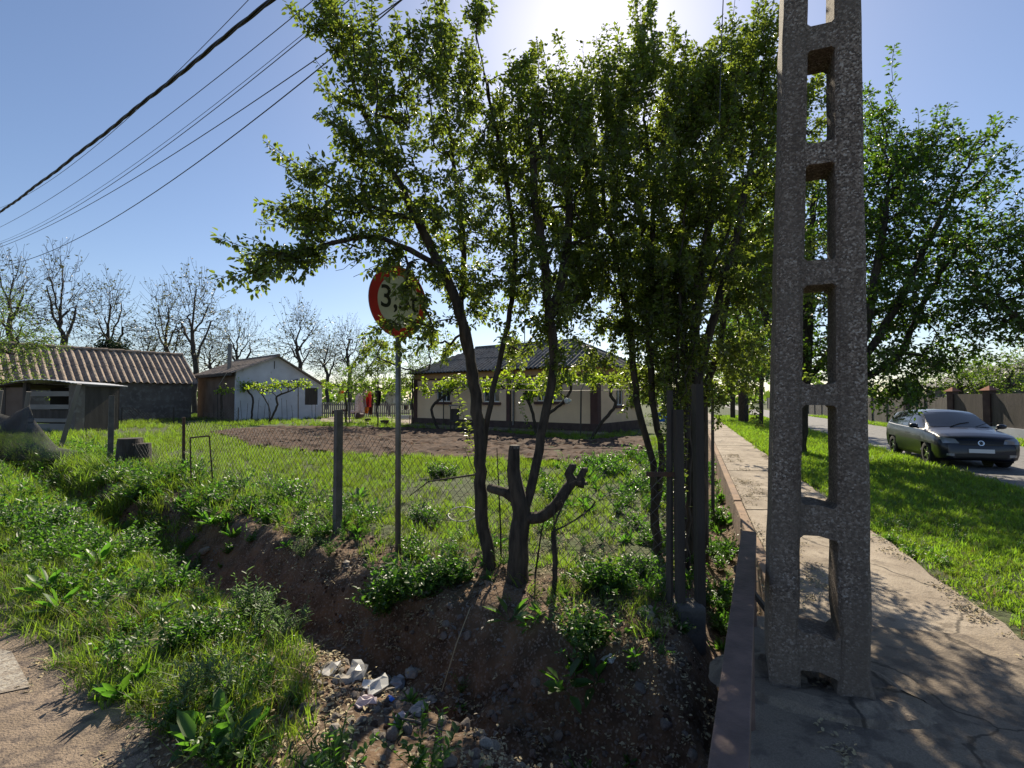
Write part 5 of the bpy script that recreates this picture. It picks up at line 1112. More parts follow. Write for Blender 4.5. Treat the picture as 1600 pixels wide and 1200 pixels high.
# local x along the gable, +y = away/left (rotate +90) ; side wall runs along +y
GLn = 6.67; pk = (2.92, 4.97); zl, zr_ = 3.75, 2.75
mb = MB(); hx0, hx1, hz0, hz1 = 5.2, 6.3, 1.15, 2.55
mb.add([(x, y, z) for y in (0, .25) for x, z in ((0, -.1), (hx0, -.1), (hx0, 3.6), (pk[0], pk[1]), (0, zl))], [(0, 1, 2, 3, 4), (9, 8, 7, 6, 5), (0, 5, 6, 1), (1, 6, 7, 2), (2, 7, 8, 3), (3, 8, 9, 4), (4, 9, 5, 0)])
mb.box(hx0, GLn, 0, .25, -.1, hz0); mb.box(hx1, GLn, 0, .25, hz0, hz1)
mb.add([(x, y, z) for y in (0, .25) for x, z in ((hx0, hz1), (GLn, hz1), (GLn, zr_), (hx0, 3.6))], [(0, 1, 2, 3), (7, 6, 5, 4), (3, 2, 6, 7), (0, 4, 5, 1)]); mb.box(GLn-.25, GLn, .25, 8.5, -.1, zr_)
mb.build('gable_wall', 'white_wall', t)
MB().box(0, .25, .25, 8.6, -.1, zl-.05).build('side_wall', 'brown_wall', t)
f = MB().box(hx0+.02, hx1-.02, .08, .13, hz0+.02, hz1-.02).build('shutter', 'wood_dark', t)
sL = (pk[1]-zl)/pk[0]; nl = unit(np.array([-sL, 0, 1.])); sR = (pk[1]-zr_)/(GLn-pk[0]); nr_ = unit(np.array([sR, 0, 1.]))
sheets(t, 'asbestos', -.4, 8.8, lambda yv, tt: (np.array([-.45+(pk[0]+.45)*tt, yv, zl-.19+(pk[1]-zl+.24)*tt]), nl), 2, width=1.1, wave=.30, amp=.045, seed=5)
MB().box(-.5, -.42, -.35, 8.8, zl-.38, zl-.2).build('fascia', 'wood_dark', t)
mb = MB(); mb.add([(pk[0], -.4, pk[1]+.06), (GLn+.4, -.4, zr_-.08), (GLn+.4, 8.8, zr_-.08), (pk[0], 8.8, pk[1]+.06)]+[(pk[0], -.4, pk[1]-.02), (GLn+.4, -.4, zr_-.18), (GLn+.4, 8.8, zr_-.18), (pk[0], 8.8, pk[1]-.02)], [(0, 1, 2, 3), (7, 6, 5, 4), (0, 4, 5, 1), (1, 5, 6, 2)]); mb.build('right_roof', 'asbestos', t)
MB().tube([(pk[0], -.42, pk[1]+.1), (pk[0], 8.8, pk[1]+.1)], .11, 6).build('ridge_cap', 'asbestos', t)
q = MB().tube([(.55, 3.0, 3.9), (.55, 3.0, 6.0)], .16, 10).build('stove_pipe', 'galv', t)
MB().tube([(1.6, -.05, 2.3), (4.6, -.05, 3.25)], .035, 5).build('conduit', 'wood_dark', t); MB().box(2.7, 2.75, -.03, 0, 4.0, 4.6).build('bracket', 'wood_dark', t)
# animal pen at far left ------------------------------------------------------
PA = D(118, 640, 23.6); PB = D(-25, 640, 24.6); t = root_at('animal_pen', 'board-sided pen with a bent pale metal roof in front of the grey shed', 'pen', PA, PB-PA)
PL = 4.5
yaxp = np.array([-(PB-PA)[1], (PB-PA)[0]]); sp_ = 1 if yaxp@(-PA[:2]) > 0 else -1
def bp(x0, x1, ya, yb, z0, z1, nm, m): ya, yb = sorted((sp_*ya, sp_*yb)); return MB().box(x0, x1, ya, yb, z0, z1).build(nm, m, t, bevel=.008)
bp(-.05, .38, -.4, .04, -.1, 2.4, 'block_pillar', 'mud_wall'); bp(3.1, 3.3, -.2, 0, -.1, 2.5, 'corner_post', 'wood_dark'); bp(PL-.1, PL+.1, -.2, 0, -.1, 2.4, 'corner_post', 'wood_dark')
for z0, z1 in ((.0, .42), (.5, .68), (1.15, 1.38), (1.8, 2.05)): bp(.38, 3.1, -.06, -.01, z0, z1, 'board', 'board_pale')
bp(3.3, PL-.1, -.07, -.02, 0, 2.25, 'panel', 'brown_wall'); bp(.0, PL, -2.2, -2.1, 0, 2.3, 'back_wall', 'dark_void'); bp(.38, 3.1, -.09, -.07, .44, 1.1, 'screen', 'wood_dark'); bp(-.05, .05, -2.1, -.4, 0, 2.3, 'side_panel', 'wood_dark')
mb = MB(); mb.grid(lambda u, v: (-.35+3.9*u, sp_*(.35-2.7*v), 2.42+.20*math.sin(u*2.6)+.012*math.sin(u*90)-.1*v), 60, 2); o = mb.build('metal_roof', 'sheet_metal', t); o.modifiers.new('t', 'SOLIDIFY').thickness = .03
mb = MB(); mb.grid(lambda u, v: (3.4+1.6*u, sp_*(.3-2.6*v), 2.46-.22*u-.1*v), 4, 2); o = mb.build('board_roof', 'wood_dark', t); o.modifiers.new('t', 'SOLIDIFY').thickness = .05

# back garden: wire fence in front of the shed, grape vines, yard clutter ------
def vine(lab, px, py, canes, leafbl, Yo=0, seed=0, posts=()):
    b0 = G(px, py); Yv = b0[1]+Yo; b0 = G(px, py)
    lim = [[b0+[0, 0, -.1]]+[D(x, y, Yv+dy) for x, y, dy in canes[0]]]+[[None]+[D(x, y, Yv+dy) for x, y, dy in c] for c in canes[1:]]
    for l in lim[1:]: l[1:] = [b0]+l[1:]
    t, c, sk = make_tree('grape_vine', lab, 'vine', b0, lim, [(x, y, rx, ry, Yv, .35, int(n*1.5)) for x, y, rx, ry, n in leafbl], .07, .006, dict(rmax=.014, per_m=20, L=.17, W=.15, jit=.05, droop=.6), seed=seed, seg=.16, jit=.012, whip=.2, thick=.02, group='vines on wires', wl=.3)
    setmat(c, 'leaf_vine')
vine('old vine with an S-bent trunk in front of the white gable', 420, 662, [[(428, 645, 0), (434, 632, 0), (432, 620, 0), (445, 614, 0), (460, 608, 0)], [(421, 640, 0), (412, 620, 0), (404, 612, 0)]], [(445, 602, 30, 6, 40), (470, 600, 20, 6, 24), (415, 608, 22, 7, 30)], seed=101)
vine('upright vine at the left corner of the white gable', 393, 658, [[(394, 640, 0), (395, 622, 0), (388, 612, 0)]], [(392, 602, 18, 7, 36), (378, 608, 8, 4, 6)], seed=102)
vine('small tuft of vine hanging on the wire before the brown side wall', 346, 660, [[(346, 640, 0), (346, 618, 0)]], [(346, 611, 12, 5, 22)], seed=103)
vine('vine with a leaning trunk in front of the left end of the pink house', 686, 672, [[(678, 655, 0), (674, 640, 0), (682, 628, 0), (700, 615, 0), (720, 600, 0)]], [(690, 606, 26, 10, 46), (715, 600, 22, 8, 30), (668, 608, 12, 14, 20)], seed=104)
vine('vine between the middle windows of the pink house', 838, 680, [[(834, 655, 0), (829, 635, 0), (822, 620, 0)], [(818, 650, 0), (812, 620, 0)]], [(775, 602, 24, 8, 40), (812, 602, 26, 10, 46), (800, 588, 24, 5, 20), (828, 615, 12, 10, 18)], seed=105)
vine('vine before the rightmost front window of the pink house', 848, 684, [[(850, 655, 0), (866, 640, 0), (880, 628, 0), (892, 610, 0)]], [(858, 596, 24, 9, 44), (885, 590, 16, 8, 26), (862, 608, 10, 8, 14)], seed=106)
vine('crooked vine trunk beside the maroon corner of the pink house', 922, 686, [[(940, 660, 0), (958, 640, 0), (962, 628, 0), (954, 618, 0), (956, 600, 0)]], [(935, 592, 20, 6, 36), (960, 592, 16, 7, 26), (925, 594, 10, 5, 14)], seed=107)
vine('vine arbour leaves over the yard left of the sign post', 540, 662, [[(541, 640, 0), (540, 615, 0), (550, 606, 0)]], [(600, 600, 30, 10, 50), (560, 600, 30, 7, 34), (630, 600, 20, 12, 34), (520, 602, 18, 6, 20)], seed=108)
for k, (px, by, ty, lab) in enumerate([(907, 686, 610, 'thin dark trellis post with a slanted arm before the right part of the pink wall'), (797, 676, 598, 'thin trellis post beside the middle maroon pilaster'), (693, 668, 600, 'thin trellis post under the leftmost front window'), (466, 657, 600, 'trellis stake right of the S-bent vine'), (340, 660, 605, 'pale-topped trellis stake by the small vine tuft'), (546, 664, 590, 'slim arbour post nearest the white gable'), (587, 655, 585, 'slim arbour post beside the hanging laundry')]):
    g = G(px, by); q = D(px+(0 if k else 1), ty, g[1]); t = thing('trellis_post', lab, 'post', tuple(float(c) for c in g)); MB().tube([g+[0, 0, -.1], q], .035, 6).build('post', 'wood_dark', t, True)
    if k in (0, 4): MB().tube([q, D(px+(21 if k == 0 else 14), ty-(42 if k == 0 else 22), g[1]-.1)], .022, 5).build('arm', 'board_pale', t, True)
for k, (x0, y0, x1, y1, Yv) in enumerate([(770, 600, 990, 598, 20.4), (770, 609, 990, 609, 20.4), (340, 604, 500, 606, 34), (525, 604, 700, 600, 29)]):
    tag(MB().tube([D(x0, y0, Yv+.3), D((x0+x1)/2, (y0+y1)/2+1.5, Yv), D(x1, y1, Yv-.3)], .008, 3).build('trellis_wire', 'wire_steel'), ['upper trellis wire across the pink house front', 'lower trellis wire across the pink house front', 'trellis wire in front of the white gable', 'arbour wire over the yard'][k], 'wire')
st_l = MB(); sp2 = []
for k, px in enumerate([378, 385, 402, 412, 419, 441, 449, 458, 488, 493, 310, 318, 334, 350]):
    g = G(px, 659+random.uniform(-1, 1)); q = D(px+random.uniform(-3, 3), random.uniform(620, 634), g[1]); o = MB().tube([g, q], .014, 4).build('garden_stake', 'wood_dark')
    tag(o, ('first second third fourth fifth sixth seventh eighth ninth tenth'.split()[k]+' thin bean stake from the left in front of the white gable') if px > 365 else ('first second third fourth'.split()[k-10]+' thin bean stake from the left before the brown side wall'), 'stake', 'bean stakes by the white gable' if px > 365 else 'bean stakes by the brown wall')
bf = thing('garden_fence', 'loose low wire mesh at the back of the garden before the grey shed', 'fence', tuple(float(c) for c in G(280, 662)))
ks = np.arange(0, 12.5, .09); Ps = []; Qs = []; A0 = G(190, 662)[:2]; B0 = G(372, 663)[:2]; dd = unit(B0-A0); Lg = np.linalg.norm(B0-A0); ks = np.arange(0, Lg, .11)
for i, a in enumerate(ks):
    hh = .75+.25*math.sin(a*.9+1)+.12*math.sin(a*2.7); jj = np.arange(int(hh/.1)+1); aa = a+.11*((jj+i) % 2); Pt = np.stack([A0[0]+dd[0]*aa, A0[1]+dd[1]*aa, .05+jj*.1], 1); Ps.append(Pt[:-1]); Qs.append(Pt[1:])
V, idx = sticks(np.concatenate(Ps), np.concatenate(Qs), .006, 3); tag(link('mesh', mesh_np('mesh', V, 4, idx), 'galv', bf, True), kind='stuff')
for a in (0, Lg*.45, Lg): MB().tube([(A0[0]+dd[0]*a, A0[1]+dd[1]*a, -.1), (A0[0]+dd[0]*a, A0[1]+dd[1]*a, 1.1)], .03, 5).build('post', 'wood_dark', bf, True)
# picket fence behind the yard
g0, g1 = D(503, 640, 40), D(640, 640, 40); t = thing('picket_fence', 'pale picket fence at the back of the yard beside the white gable', 'fence', (float(g0[0]), float(g0[1]), 0))
n = 44
for k in range(n): x = g0[0]+(g1[0]-g0[0])*k/n; MB().box(x, x+.1, 40, 40.03, .1, 1.35).build('picket', 'board_pale', t, True)
for z in (.4, 1.1): MB().box(g0[0], g1[0], 40.04, 40.09, z, z+.08).build('rail', 'wood_dark', t, True)
# laundry, person, dish, clutter
Yl = 33.
MBl = MB().tube([D(530, 604, Yl), D(575, 610, Yl), D(640, 602, Yl)], .012, 4); tag(MBl.build('clothes_line', 'cable_black'), 'clothes line strung across the yard between arbour posts', 'line')
def cloth(nm, lab, x0, x1, y0, y1, m, seed, Yc_=None, skew=0):
    Yq = Yc_ or Yl; mb = MB()
    def f(u, v): x = x0+(x1-x0)*u*(1-.25*v)+skew*v; p = D(x, y0+(y1-y0)*v, Yq); p[1] += .12*math.sin(u*11+seed)+.05*math.sin(v*7+u*5); p[1] += 0; return p
    mb.grid(f, 14, 10); o = mb.build(nm, m, smooth=True); o.modifiers.new('t', 'SOLIDIFY').thickness = .012; tag(o, lab, 'laundry', 'laundry on the line')
cloth('bedsheet', 'large pale pink sheet hanging on the line', 554, 575, 614, 645, 'cloth_white', 1)
cloth('towel', 'white towel hanging beside the red one', 565, 573, 608, 641, 'cloth_white', 2, Yl-.4, 3)
cloth('towel', 'bright red towel in the middle of the clothes line', 571, 579, 612, 636, 'cloth_red', 3, Yl-.6, 2)
cloth('scarf', 'short orange cloth below the red towel', 571, 576, 636, 646, 'cloth_orange', 4, Yl-.7)
cloth('blanket', 'dark maroon blanket right of the red towel', 577, 584, 614, 648, 'cloth_dark', 5)
cloth('jacket', 'black garment hanging left of the satellite dish', 587, 597, 610, 634, 'clothes_black', 6)
cloth('scarf', 'orange rag over the clutter by the picket fence', 528, 541, 611, 615, 'cloth_orange', 7, Yl+3)
def skin_fig(t, nm, verts, edges, radii, m, sub=1):
    me = bpy.data.meshes.new(nm); me.from_pydata(verts, edges, []); o = bpy.data.objects.new(nm, me); COL.objects.link(o); o.parent = t
    sk = o.modifiers.new('skin', 'SKIN'); 
    for i, r in enumerate(radii): me.skin_vertices[0].data[i].radius = (r, r*.85) if me.skin_vertices else (r, r)
    me.skin_vertices[0].data[0].use_root = True; o.modifiers.new('sub', 'SUBSURF').levels = sub; o.modifiers['sub'].render_levels = sub
    me.materials.append(MATS[m]); return o
g = G(606, 651); t = thing('person', 'person in black clothes standing behind the satellite dish', 'person', tuple(float(c) for c in g), R(20))
def skin_obj(nm, verts, edges, radii, m):
    me = bpy.data.meshes.new(nm); me.from_pydata(verts, edges, []); o = bpy.data.objects.new(nm, me); COL.objects.link(o); o.parent = t
    bm_l = o.modifiers.new('skin', 'SKIN'); import bmesh
    b_ = bmesh.new(); b_.from_mesh(me); lay = b_.verts.layers.skin.verify()
    for v, r in zip(b_.verts, radii): v[lay].radius = (r, r)
    b_.verts.ensure_lookup_table(); b_.verts[0][lay].use_root = True; b_.to_mesh(me); b_.free()
    s_ = o.modifiers.new('sub', 'SUBSURF'); s_.levels = 1; s_.render_levels = 1; me.materials.append(MATS[m]); return o
vb = [(0, 0, .95), (0, 0, 1.15), (0, .0, 1.38), (0, 0, 1.5), (0, -.02, 1.62), (0, -.02, 1.72), (.19, 0, 1.40), (.26, -.02, 1.14), (.24, -.14, .95), (.24, -.17, .87), (-.19, 0, 1.40), (-.27, 0, 1.14), (-.27, -.06, .9), (-.27, -.07, .81), (.10, 0, .9), (.13, -.02, .5), (.15, .02, .08), (.16, -.13, .03), (-.10, 0, .9), (-.12, 0, .5), (-.14, .03, .08), (-.16, -.12, .03)]
eb = [(0, 1), (1, 2), (2, 3), (3, 4), (4, 5), (2, 6), (6, 7), (7, 8), (8, 9), (2, 10), (10, 11), (11, 12), (12, 13), (0, 14), (14, 15), (15, 16), (16, 17), (0, 18), (18, 19), (19, 20), (20, 21)]
rb2 = [.14, .125, .14, .055, .09, .08, .06, .042, .03, .035, .06, .042, .03, .035, .09, .06, .04, .035, .09, .06, .04, .035]
skin_obj('body', vb, eb, rb2, 'skin')
skin_obj('jacket', [vb[i] for i in (0, 1, 2, 6, 7, 8, 10, 11, 12)], [(0, 1), (1, 2), (2, 3), (3, 4), (4, 5), (2, 6), (6, 7), (7, 8)], [.165, .155, .165, .085, .06, .048, .085, .06, .048], 'clothes_black')
skin_obj('trousers', [vb[i] for i in (0, 14, 15, 16, 18, 19, 20)], [(0, 1), (1, 2), (2, 3), (0, 4), (4, 5), (5, 6)], [.16, .11, .08, .06, .11, .08, .06], 'clothes_black')
MB().lathe([(0, .1), (.06, .09), (.10, .03), (.105, -.03), (.08, -.06)], 14, (0, .02, 1.72)).build('hair', 'hair', t, smooth=True)
c = D(612, 622, 31.); t = thing('satellite_dish', 'round white satellite dish just left of the sign post', 'dish', (float(c[0]), float(c[1]), 0))
M_ = Matrix.Translation(Vector((c[0], c[1], c[2]))) @ Matrix.Rotation(R(100), 4, 'X'); b = MB(); b.lathe([(.0, -.12), (.2, -.10), (.34, -.05), (.43, .0), (.43, .012), (.34, -.035), (.2, -.085), (0, -.105)], 28); b.v = [tuple(M_ @ Vector(v)) for v in b.v]; b.build('dish', 'white_plastic', t, True, smooth=True)
MB().tube([(c[0], c[1]+.12, -.1), (c[0], c[1]+.12, c[2])], .03, 6).build('mast', 'galv', t, True); MB().tube([(c[0], c[1]-.02, c[2]-.4), (c[0], c[1]-.45, c[2]-.1)], .012, 4).build('feed_arm', 'galv', t, True)
def bucket(nm, lab, px, py, r, h, m, cat='bucket'):
    g = G(px, py); t_ = tag(MB().lathe([(0, .02), (r*.8, .02), (r*.82, 0), (r, h), (r*.95, h), (r*.78, .05), (0, .05)], 16, tuple(g)).build(nm, m, smooth=False), lab, cat)
bucket('bucket', 'black bucket on the bare earth left of the hanging towels', 575, 660, .24, .26, 'black_plastic'); bucket('planter', 'grey tub at the edge of the yard left of the sign post', 601, 664, .28, .3, 'plinth', 'tub')
g = G(640, 664); t = thing('metal_shelf', 'pale wire rack standing right of the sign post at the yard edge', 'rack', tuple(float(c) for c in g))
b = MB()
for x in (-.75, .0, .75):
    for y in (0, .5): b.tube([(x, y, 0), (x, y, 1.0)], .02, 4)
b.build('frame', 'galv', t); 
for z in (.35, .95): MB().box(-.8, .8, -.05, .55, z, z+.03).build('shelf', 'board_pale', t)
MB().box(-.7, .7, .1, .4, .4, .62).build('crate', 'white_plastic', t)
for x, h in ((-.3, .28), (.1, .4), (.4, .25)): MB().lathe([(0, 0), (.12, 0), (.14, h), (0, h)], 10, (x, .2, .98)).build('canister', 'white_plastic' if x > .2 else 'black_plastic', t)
g = G(530, 656); t = thing('junk_pile', 'heap of dark household junk by the white gable corner', 'pile', tuple(float(c) for c in g))
for k in range(9): s_ = random.uniform(.12, .3); x = random.uniform(-.9, 1.6); y = random.uniform(0, .8); z = random.uniform(0, .7); MB().box(-s_, s_, -s_*.7, s_*.7, 0, s_*1.4, Matrix.Translation((x, y, z)) @ Matrix.Rotation(random.uniform(0, 3), 4, 'Z') @ Matrix.Rotation(random.uniform(-.3, .3), 4, 'X')).build('item', random.choice(['wood_dark', 'plinth', 'grey_plastic', 'cloth_white', 'black_plastic']), t, bevel=.02)
g = G(553, 651); t = thing('yard_table', 'dark table with pale legs beside the pale pink sheet', 'table', tuple(float(c) for c in g)); MB().box(-.5, .5, -.3, .3, .66, .72).build('top', 'wood_dark', t)
for x in (-.45, .45): MB().tube([(x, -.2, 0), (x, -.2, .66)], .025, 5).build('leg', 'board_pale', t)
g = G(713, 674); t = thing('garden_chair', 'dark chair standing against the pink wall left of the trunks', 'chair', tuple(float(c) for c in g), R(30))
MB().box(-.25, .25, -.25, .25, .5, .56).build('seat', 'wood_dark', t); MB().box(-.25, .25, .2, .25, .56, 1.15).build('backrest', 'wood_dark', t)
for x in (-.22, .22):
    for y in (-.22, .22): MB().box(x-.025, x+.025, y-.025, y+.025, 0, .5).build('leg', 'wood_dark', t)
MB().box(-.35, .35, -.1, .2, 1.3, 1.36).build('top_rail', 'board_pale', t); 
for x in (-.25, .25): MB().box(x-.02, x+.02, .19, .22, 1.15, 1.3).build('bracket', 'wood_dark', t)
# bag caught in the vine, blue barrel
def crumple(nm, lab, cat, p, s, m, seed, flat=.6, sub=2):
    import bmesh
    rg = np.random.default_rng(seed); bm = bmesh.new(); bmesh.ops.create_icosphere(bm, subdivisions=sub, radius=1)
    ax = [(unit(rg.normal(0, 1, 3)), rg.uniform(2, 7), rg.uniform(0, 6)) for _ in range(7)]
    for v in bm.verts:
        c_ = np.array(v.co); d = sum(abs(math.sin((c_@a)*f+ph)) for a, f, ph in ax)/7; v.co = Vector(c_*(.35+.9*d)*np.array([1.2, .75, flat*.8])*s)+Vector(rg.normal(0, s*.14, 3))
    me = bpy.data.meshes.new(nm); bm.to_mesh(me); bm.free(); o = link(nm, me, m); o.location = tuple(float(x) for x in p); o.rotation_euler = (0, 0, rg.uniform(0, 6)); return tag(o, lab, cat)
crumple('plastic_bag', 'white bag caught on the vine before the right part of the pink wall', 'bag', D(887, 627, 20.2), .17, 'white_plastic', 1, 1.1)
g = G(1036, 676); t = thing('blue_barrow', 'blue plastic tub on dark legs glimpsed between the thin trunks', 'tub', tuple(float(c) for c in g)); MB().lathe([(0, .55), (.3, .55), (.42, 1.0), (.39, 1.0), (.28, .6), (0, .6)], 16).build('tub', 'blue_plastic', t)
for x in (-.3, .3): MB().tube([(x, 0, 0), (x*.8, 0, .56)], .03, 5).build('leg', 'wood_dark', t)

# ------------------------------------------------------------------ across the road
rdir = unit(np.array([.36, 1.0])); 
def far_pt(y, off): return np.array([.36*y+11.8+off, y])
t = thing('wooden_fence', 'weathered grey board fence on the far side of the road', 'fence', (*map(float, far_pt(34, 2.0)), 0))
y = 24.5
while y < 75:
    p = far_pt(y, 2.0); q = far_pt(y+2.4, 2.0); h = 1.75; n_ = 16
    mb = MB()
    for k in range(n_):
        a = p+(q-p)*k/n_; c_ = p+(q-p)*(k+.86)/n_; hh = h+random.uniform(-.04, .04); nn = np.array([rdir[1], -rdir[0]])*.025
        mb.add([(*(a-nn), 0), (*(a+nn), 0), (*(c_+nn), 0), (*(c_-nn), 0), (*(a-nn), hh), (*(a+nn), hh), (*(c_+nn), hh), (*(c_-nn), hh)], [(3, 2, 1, 0), (4, 5, 6, 7), (0, 1, 5, 4), (1, 2, 6, 5), (2, 3, 7, 6), (3, 0, 4, 7)])
    mb.build('fence_panel', 'wood_grey', t, True); MB().box(q[0]-.06, q[0]+.06, q[1]-.06, q[1]+.06, 0, 1.8).build('post', 'wood_dark', t, True); y += 2.5
t = thing('dark_fence', 'dark panel fence with brick posts behind the car', 'fence', (*map(float, far_pt(18, 2.0)), 0))
y = 10
while y < 24:
    p = far_pt(y, 2.0); q = far_pt(y+2.6, 2.0); nn = np.array([rdir[1], -rdir[0]])*.03
    mb = MB().add([(*(p-nn), .45), (*(p+nn), .45), (*(q+nn), .45), (*(q-nn), .45), (*(p-nn), 1.9), (*(p+nn), 1.9), (*(q+nn), 1.9), (*(q-nn), 1.9)], [(3, 2, 1, 0), (4, 5, 6, 7), (0, 1, 5, 4), (1, 2, 6, 5), (2, 3, 7, 6), (3, 0, 4, 7)]); mb.build('panel', 'wood_dark', t, True)
    mb = MB().add([(*(p-nn*3), 0), (*(p+nn*3), 0), (*(q+nn*3), 0), (*(q-nn*3), 0), (*(p-nn*3), .45), (*(p+nn*3), .45), (*(q+nn*3), .45), (*(q-nn*3), .45)], [(3, 2, 1, 0), (4, 5, 6, 7), (0, 1, 5, 4), (1, 2, 6, 5), (2, 3, 7, 6), (3, 0, 4, 7)]); mb.build('base_wall', 'white_wall', t, True)
    MB().box(q[0]-.16, q[0]+.16, q[1]-.16, q[1]+.16, 0, 2.05).build('post', 'plinth', t, True); MB().add([(q[0]-.26, q[1]-.26, 2.05), (q[0]+.26, q[1]-.26, 2.05), (q[0]+.26, q[1]+.26, 2.05), (q[0]-.26, q[1]+.26, 2.05), (q[0], q[1], 2.28)], [(0, 3, 2, 1), (0, 1, 4), (1, 2, 4), (2, 3, 4), (3, 0, 4)]).build('cap', 'brick_dark', t, True); y += 2.9
p = far_pt(30, 8); t = thing('roadside_house', 'low dark-roofed house behind the fence across the road', 'house', (float(p[0]), float(p[1]), 0), math.atan2(rdir[1], rdir[0]))
mb = MB(); wall_with_holes(mb, 0, 9, 0, 2.6, 0, [(1.5, 2.7, 1, 2), (5.5, 6.7, 1, 2)], side=-1); mb.box(0, .25, -6, -.25, 0, 2.6); mb.box(8.75, 9, -6, -.25, 0, 2.6); mb.build('wall', 'mud_wall', t)
for a in (1.5, 5.5): window(t, a, a+1.2, 1, 2, 0, 2, out=1)
MB().add([(-.4, .5, 2.55), (9.4, .5, 2.55), (9.4, -3, 4.1), (-.4, -3, 4.1), (-.4, -6.5, 2.55), (9.4, -6.5, 2.55)], [(0, 1, 2, 3), (3, 2, 5, 4), (0, 3, 4), (1, 5, 2)]).build('roof', 'asbestos_dark', t)
p = far_pt(38, 6); tag(MB().lathe([(0, 0), (.12, 0), (.12, 2.9), (0, 2.9)], 8, (float(far_pt(27, 1)[0]), 27., 0)).build('bare_pole', 'wood_dark'), 'plain dark post in front of the board fence', 'post')
# a dark parked vehicle roofline behind the hatchback is too blurred to read: a low van shape
# ------------------------------------------------------------------ car
def build_car():
    Lr = [(-2.10, .70, .30, .52, .66, .70, .34, .74), (-2.06, .80, .24, .62, .98, 1.03, .62, 1.06), (-1.97, .85, .22, .64, 1.03, 1.18, .60, 1.24), (-1.84, .87, .21, .64, 1.03, 1.34, .59, 1.40), (-1.62, .88, .20, .64, 1.02, 1.40, .585, 1.46), (-1.2, .885, .19, .64, 1.00, 1.44, .59, 1.50), (-.6, .89, .18, .62, .985, 1.46, .60, 1.52), (0, .89, .18, .62, .975, 1.45, .60, 1.515),
          (.32, .89, .18, .62, .965, 1.39, .60, 1.46), (.62, .89, .18, .62, .96, 1.24, .63, 1.31), (.92, .885, .18, .62, .955, 1.08, .67, 1.15), (1.10, .88, .18, .62, .945, .99, .72, 1.045), (1.4, .87, .18, .62, .91, .95, .71, 1.0), (1.75, .86, .19, .60, .86, .895, .69, .935), (1.97, .83, .21, .57, .79, .83, .62, .86), (2.07, .76, .24, .52, .71, .745, .54, .77), (2.115, .66, .30, .47, .60, .63, .46, .64)]
    A = np.array(Lr); xs = np.linspace(-2.10, 2.115, 150); B = np.stack([np.interp(xs, A[:, 0], A[:, k]) for k in range(8)], 1)
    ker = np.array([1, 2, 3, 2, 1.])/9
    for k in range(1, 8): q = np.pad(B[:, k], 2, 'edge'); B[:, k] = np.convolve(q, ker, 'valid')
    rows = []
    for x, W, zb, zm, zs, ze, we, zc in B:
        pr = [(0, zb+.02), (W*.8, zb), (W*.94, zb+.05), (W*.985, (zb+zm)/2), (W, zm), (W*.985, (zm+zs)/2+.04), (W*.93, zs), (W*.905, zs+.012)]
        # up the side glass to the roof edge, then across
        s0 = np.array([W*.905, zs+.012]); e0 = np.array([we, ze])
        for tt in (.25, .5, .75, 1): q = s0+(e0-s0)*tt; q[0] += .02*math.sin(math.pi*tt)*min(1, (ze-zs)*3); pr.append(tuple(q))
        for tt in (.2, .45, .7, 1): pr.append((we*(1-tt), ze+(zc-ze)*math.sin(tt*math.pi/2)))
        half = pr; full = half+[(-y, z) for y, z in half[-2:0:-1]]; rows.append([(x, y, z) for y, z in full])
    n = len(rows[0]); V = np.array(rows).reshape(-1, 3); Fs = []
    wc = [(-1.29, .31), (1.29, .31)]
    for i in range(len(rows)-1):
        for k in range(n):
            f = (i*n+k, i*n+(k+1) % n, (i+1)*n+(k+1) % n, (i+1)*n+k); c = V[list(f)].mean(0)
            if any((c[0]-wx)**2+(c[2]-wz)**2 < .375**2 for wx, wz in wc) and c[2] < .75: continue
            Fs.append(f)
    Fs.append(tuple(range(n-1, -1, -1))); Fs.append(tuple((len(rows)-1)*n+k for k in range(n)))
    return V, Fs
CV, CF = build_car()
CVl = [Vector(v) for v in CV]; bvh = BVHTree.FromPolygons(CVl, CF)
ang_c = math.atan2(-.925, -.38)
fw = G(1452, 727); hd = np.array([math.cos(ang_c), math.sin(ang_c)]); rgt = np.array([math.sin(ang_c), -math.cos(ang_c)])
cpos = fw[:2]-hd*1.16-rgt*.72
car = thing('car', 'dark blue hatchback driving towards the viewer on the road', 'car', (float(cpos[0]), float(cpos[1]), .03), ang_c)
car.scale = (.9, .9, .9)
body = MB(); body.v = [tuple(map(float, v)) for v in CV]; body.f = CF; ob = body.build('body', 'car_paint', car, smooth=True); ob.modifiers.new('es', 'EDGE_SPLIT').split_angle = R(35)
def patch(nm, m, quad, plane, sgn=1, nu=10, nv=6, off=.006, parent=car, rim=0, label=None):
    """quad: 4 (a,b) corners; plane 'f' front (y,z)->x ray; 's' side (x,z)->y ray"""
    q = [np.array(c, float) for c in quad]; mb = MB(); P = []
    for j in range(nv+1):
        for i in range(nu+1):
            u, v = i/nu, j/nv; a = (q[0]*(1-u)+q[1]*u)*(1-v)+(q[3]*(1-u)+q[2]*u)*v
            if plane == 'f': o_ = Vector((3*sgn, a[0], a[1])); d = Vector((-sgn, 0, 0))
            else: o_ = Vector((a[0], 2*sgn, a[1])); d = Vector((0, -sgn, 0))
            h, nn, _, _ = bvh.ray_cast(o_, d)
            if h is None: h = Vector((2.05*sgn if plane == 'f' else a[0], a[0] if plane == 'f' else .8*sgn, a[1])); nn = -d
            if nn.dot(d) > 0: nn = -nn
            mb.v.append(tuple(h+nn*off))
    for j in range(nv):
        for i in range(nu): k = j*(nu+1)+i; mb.f.append((k, k+1, k+nu+2, k+nu+1))
    return mb.build(nm, m, parent, smooth=True, label=label)
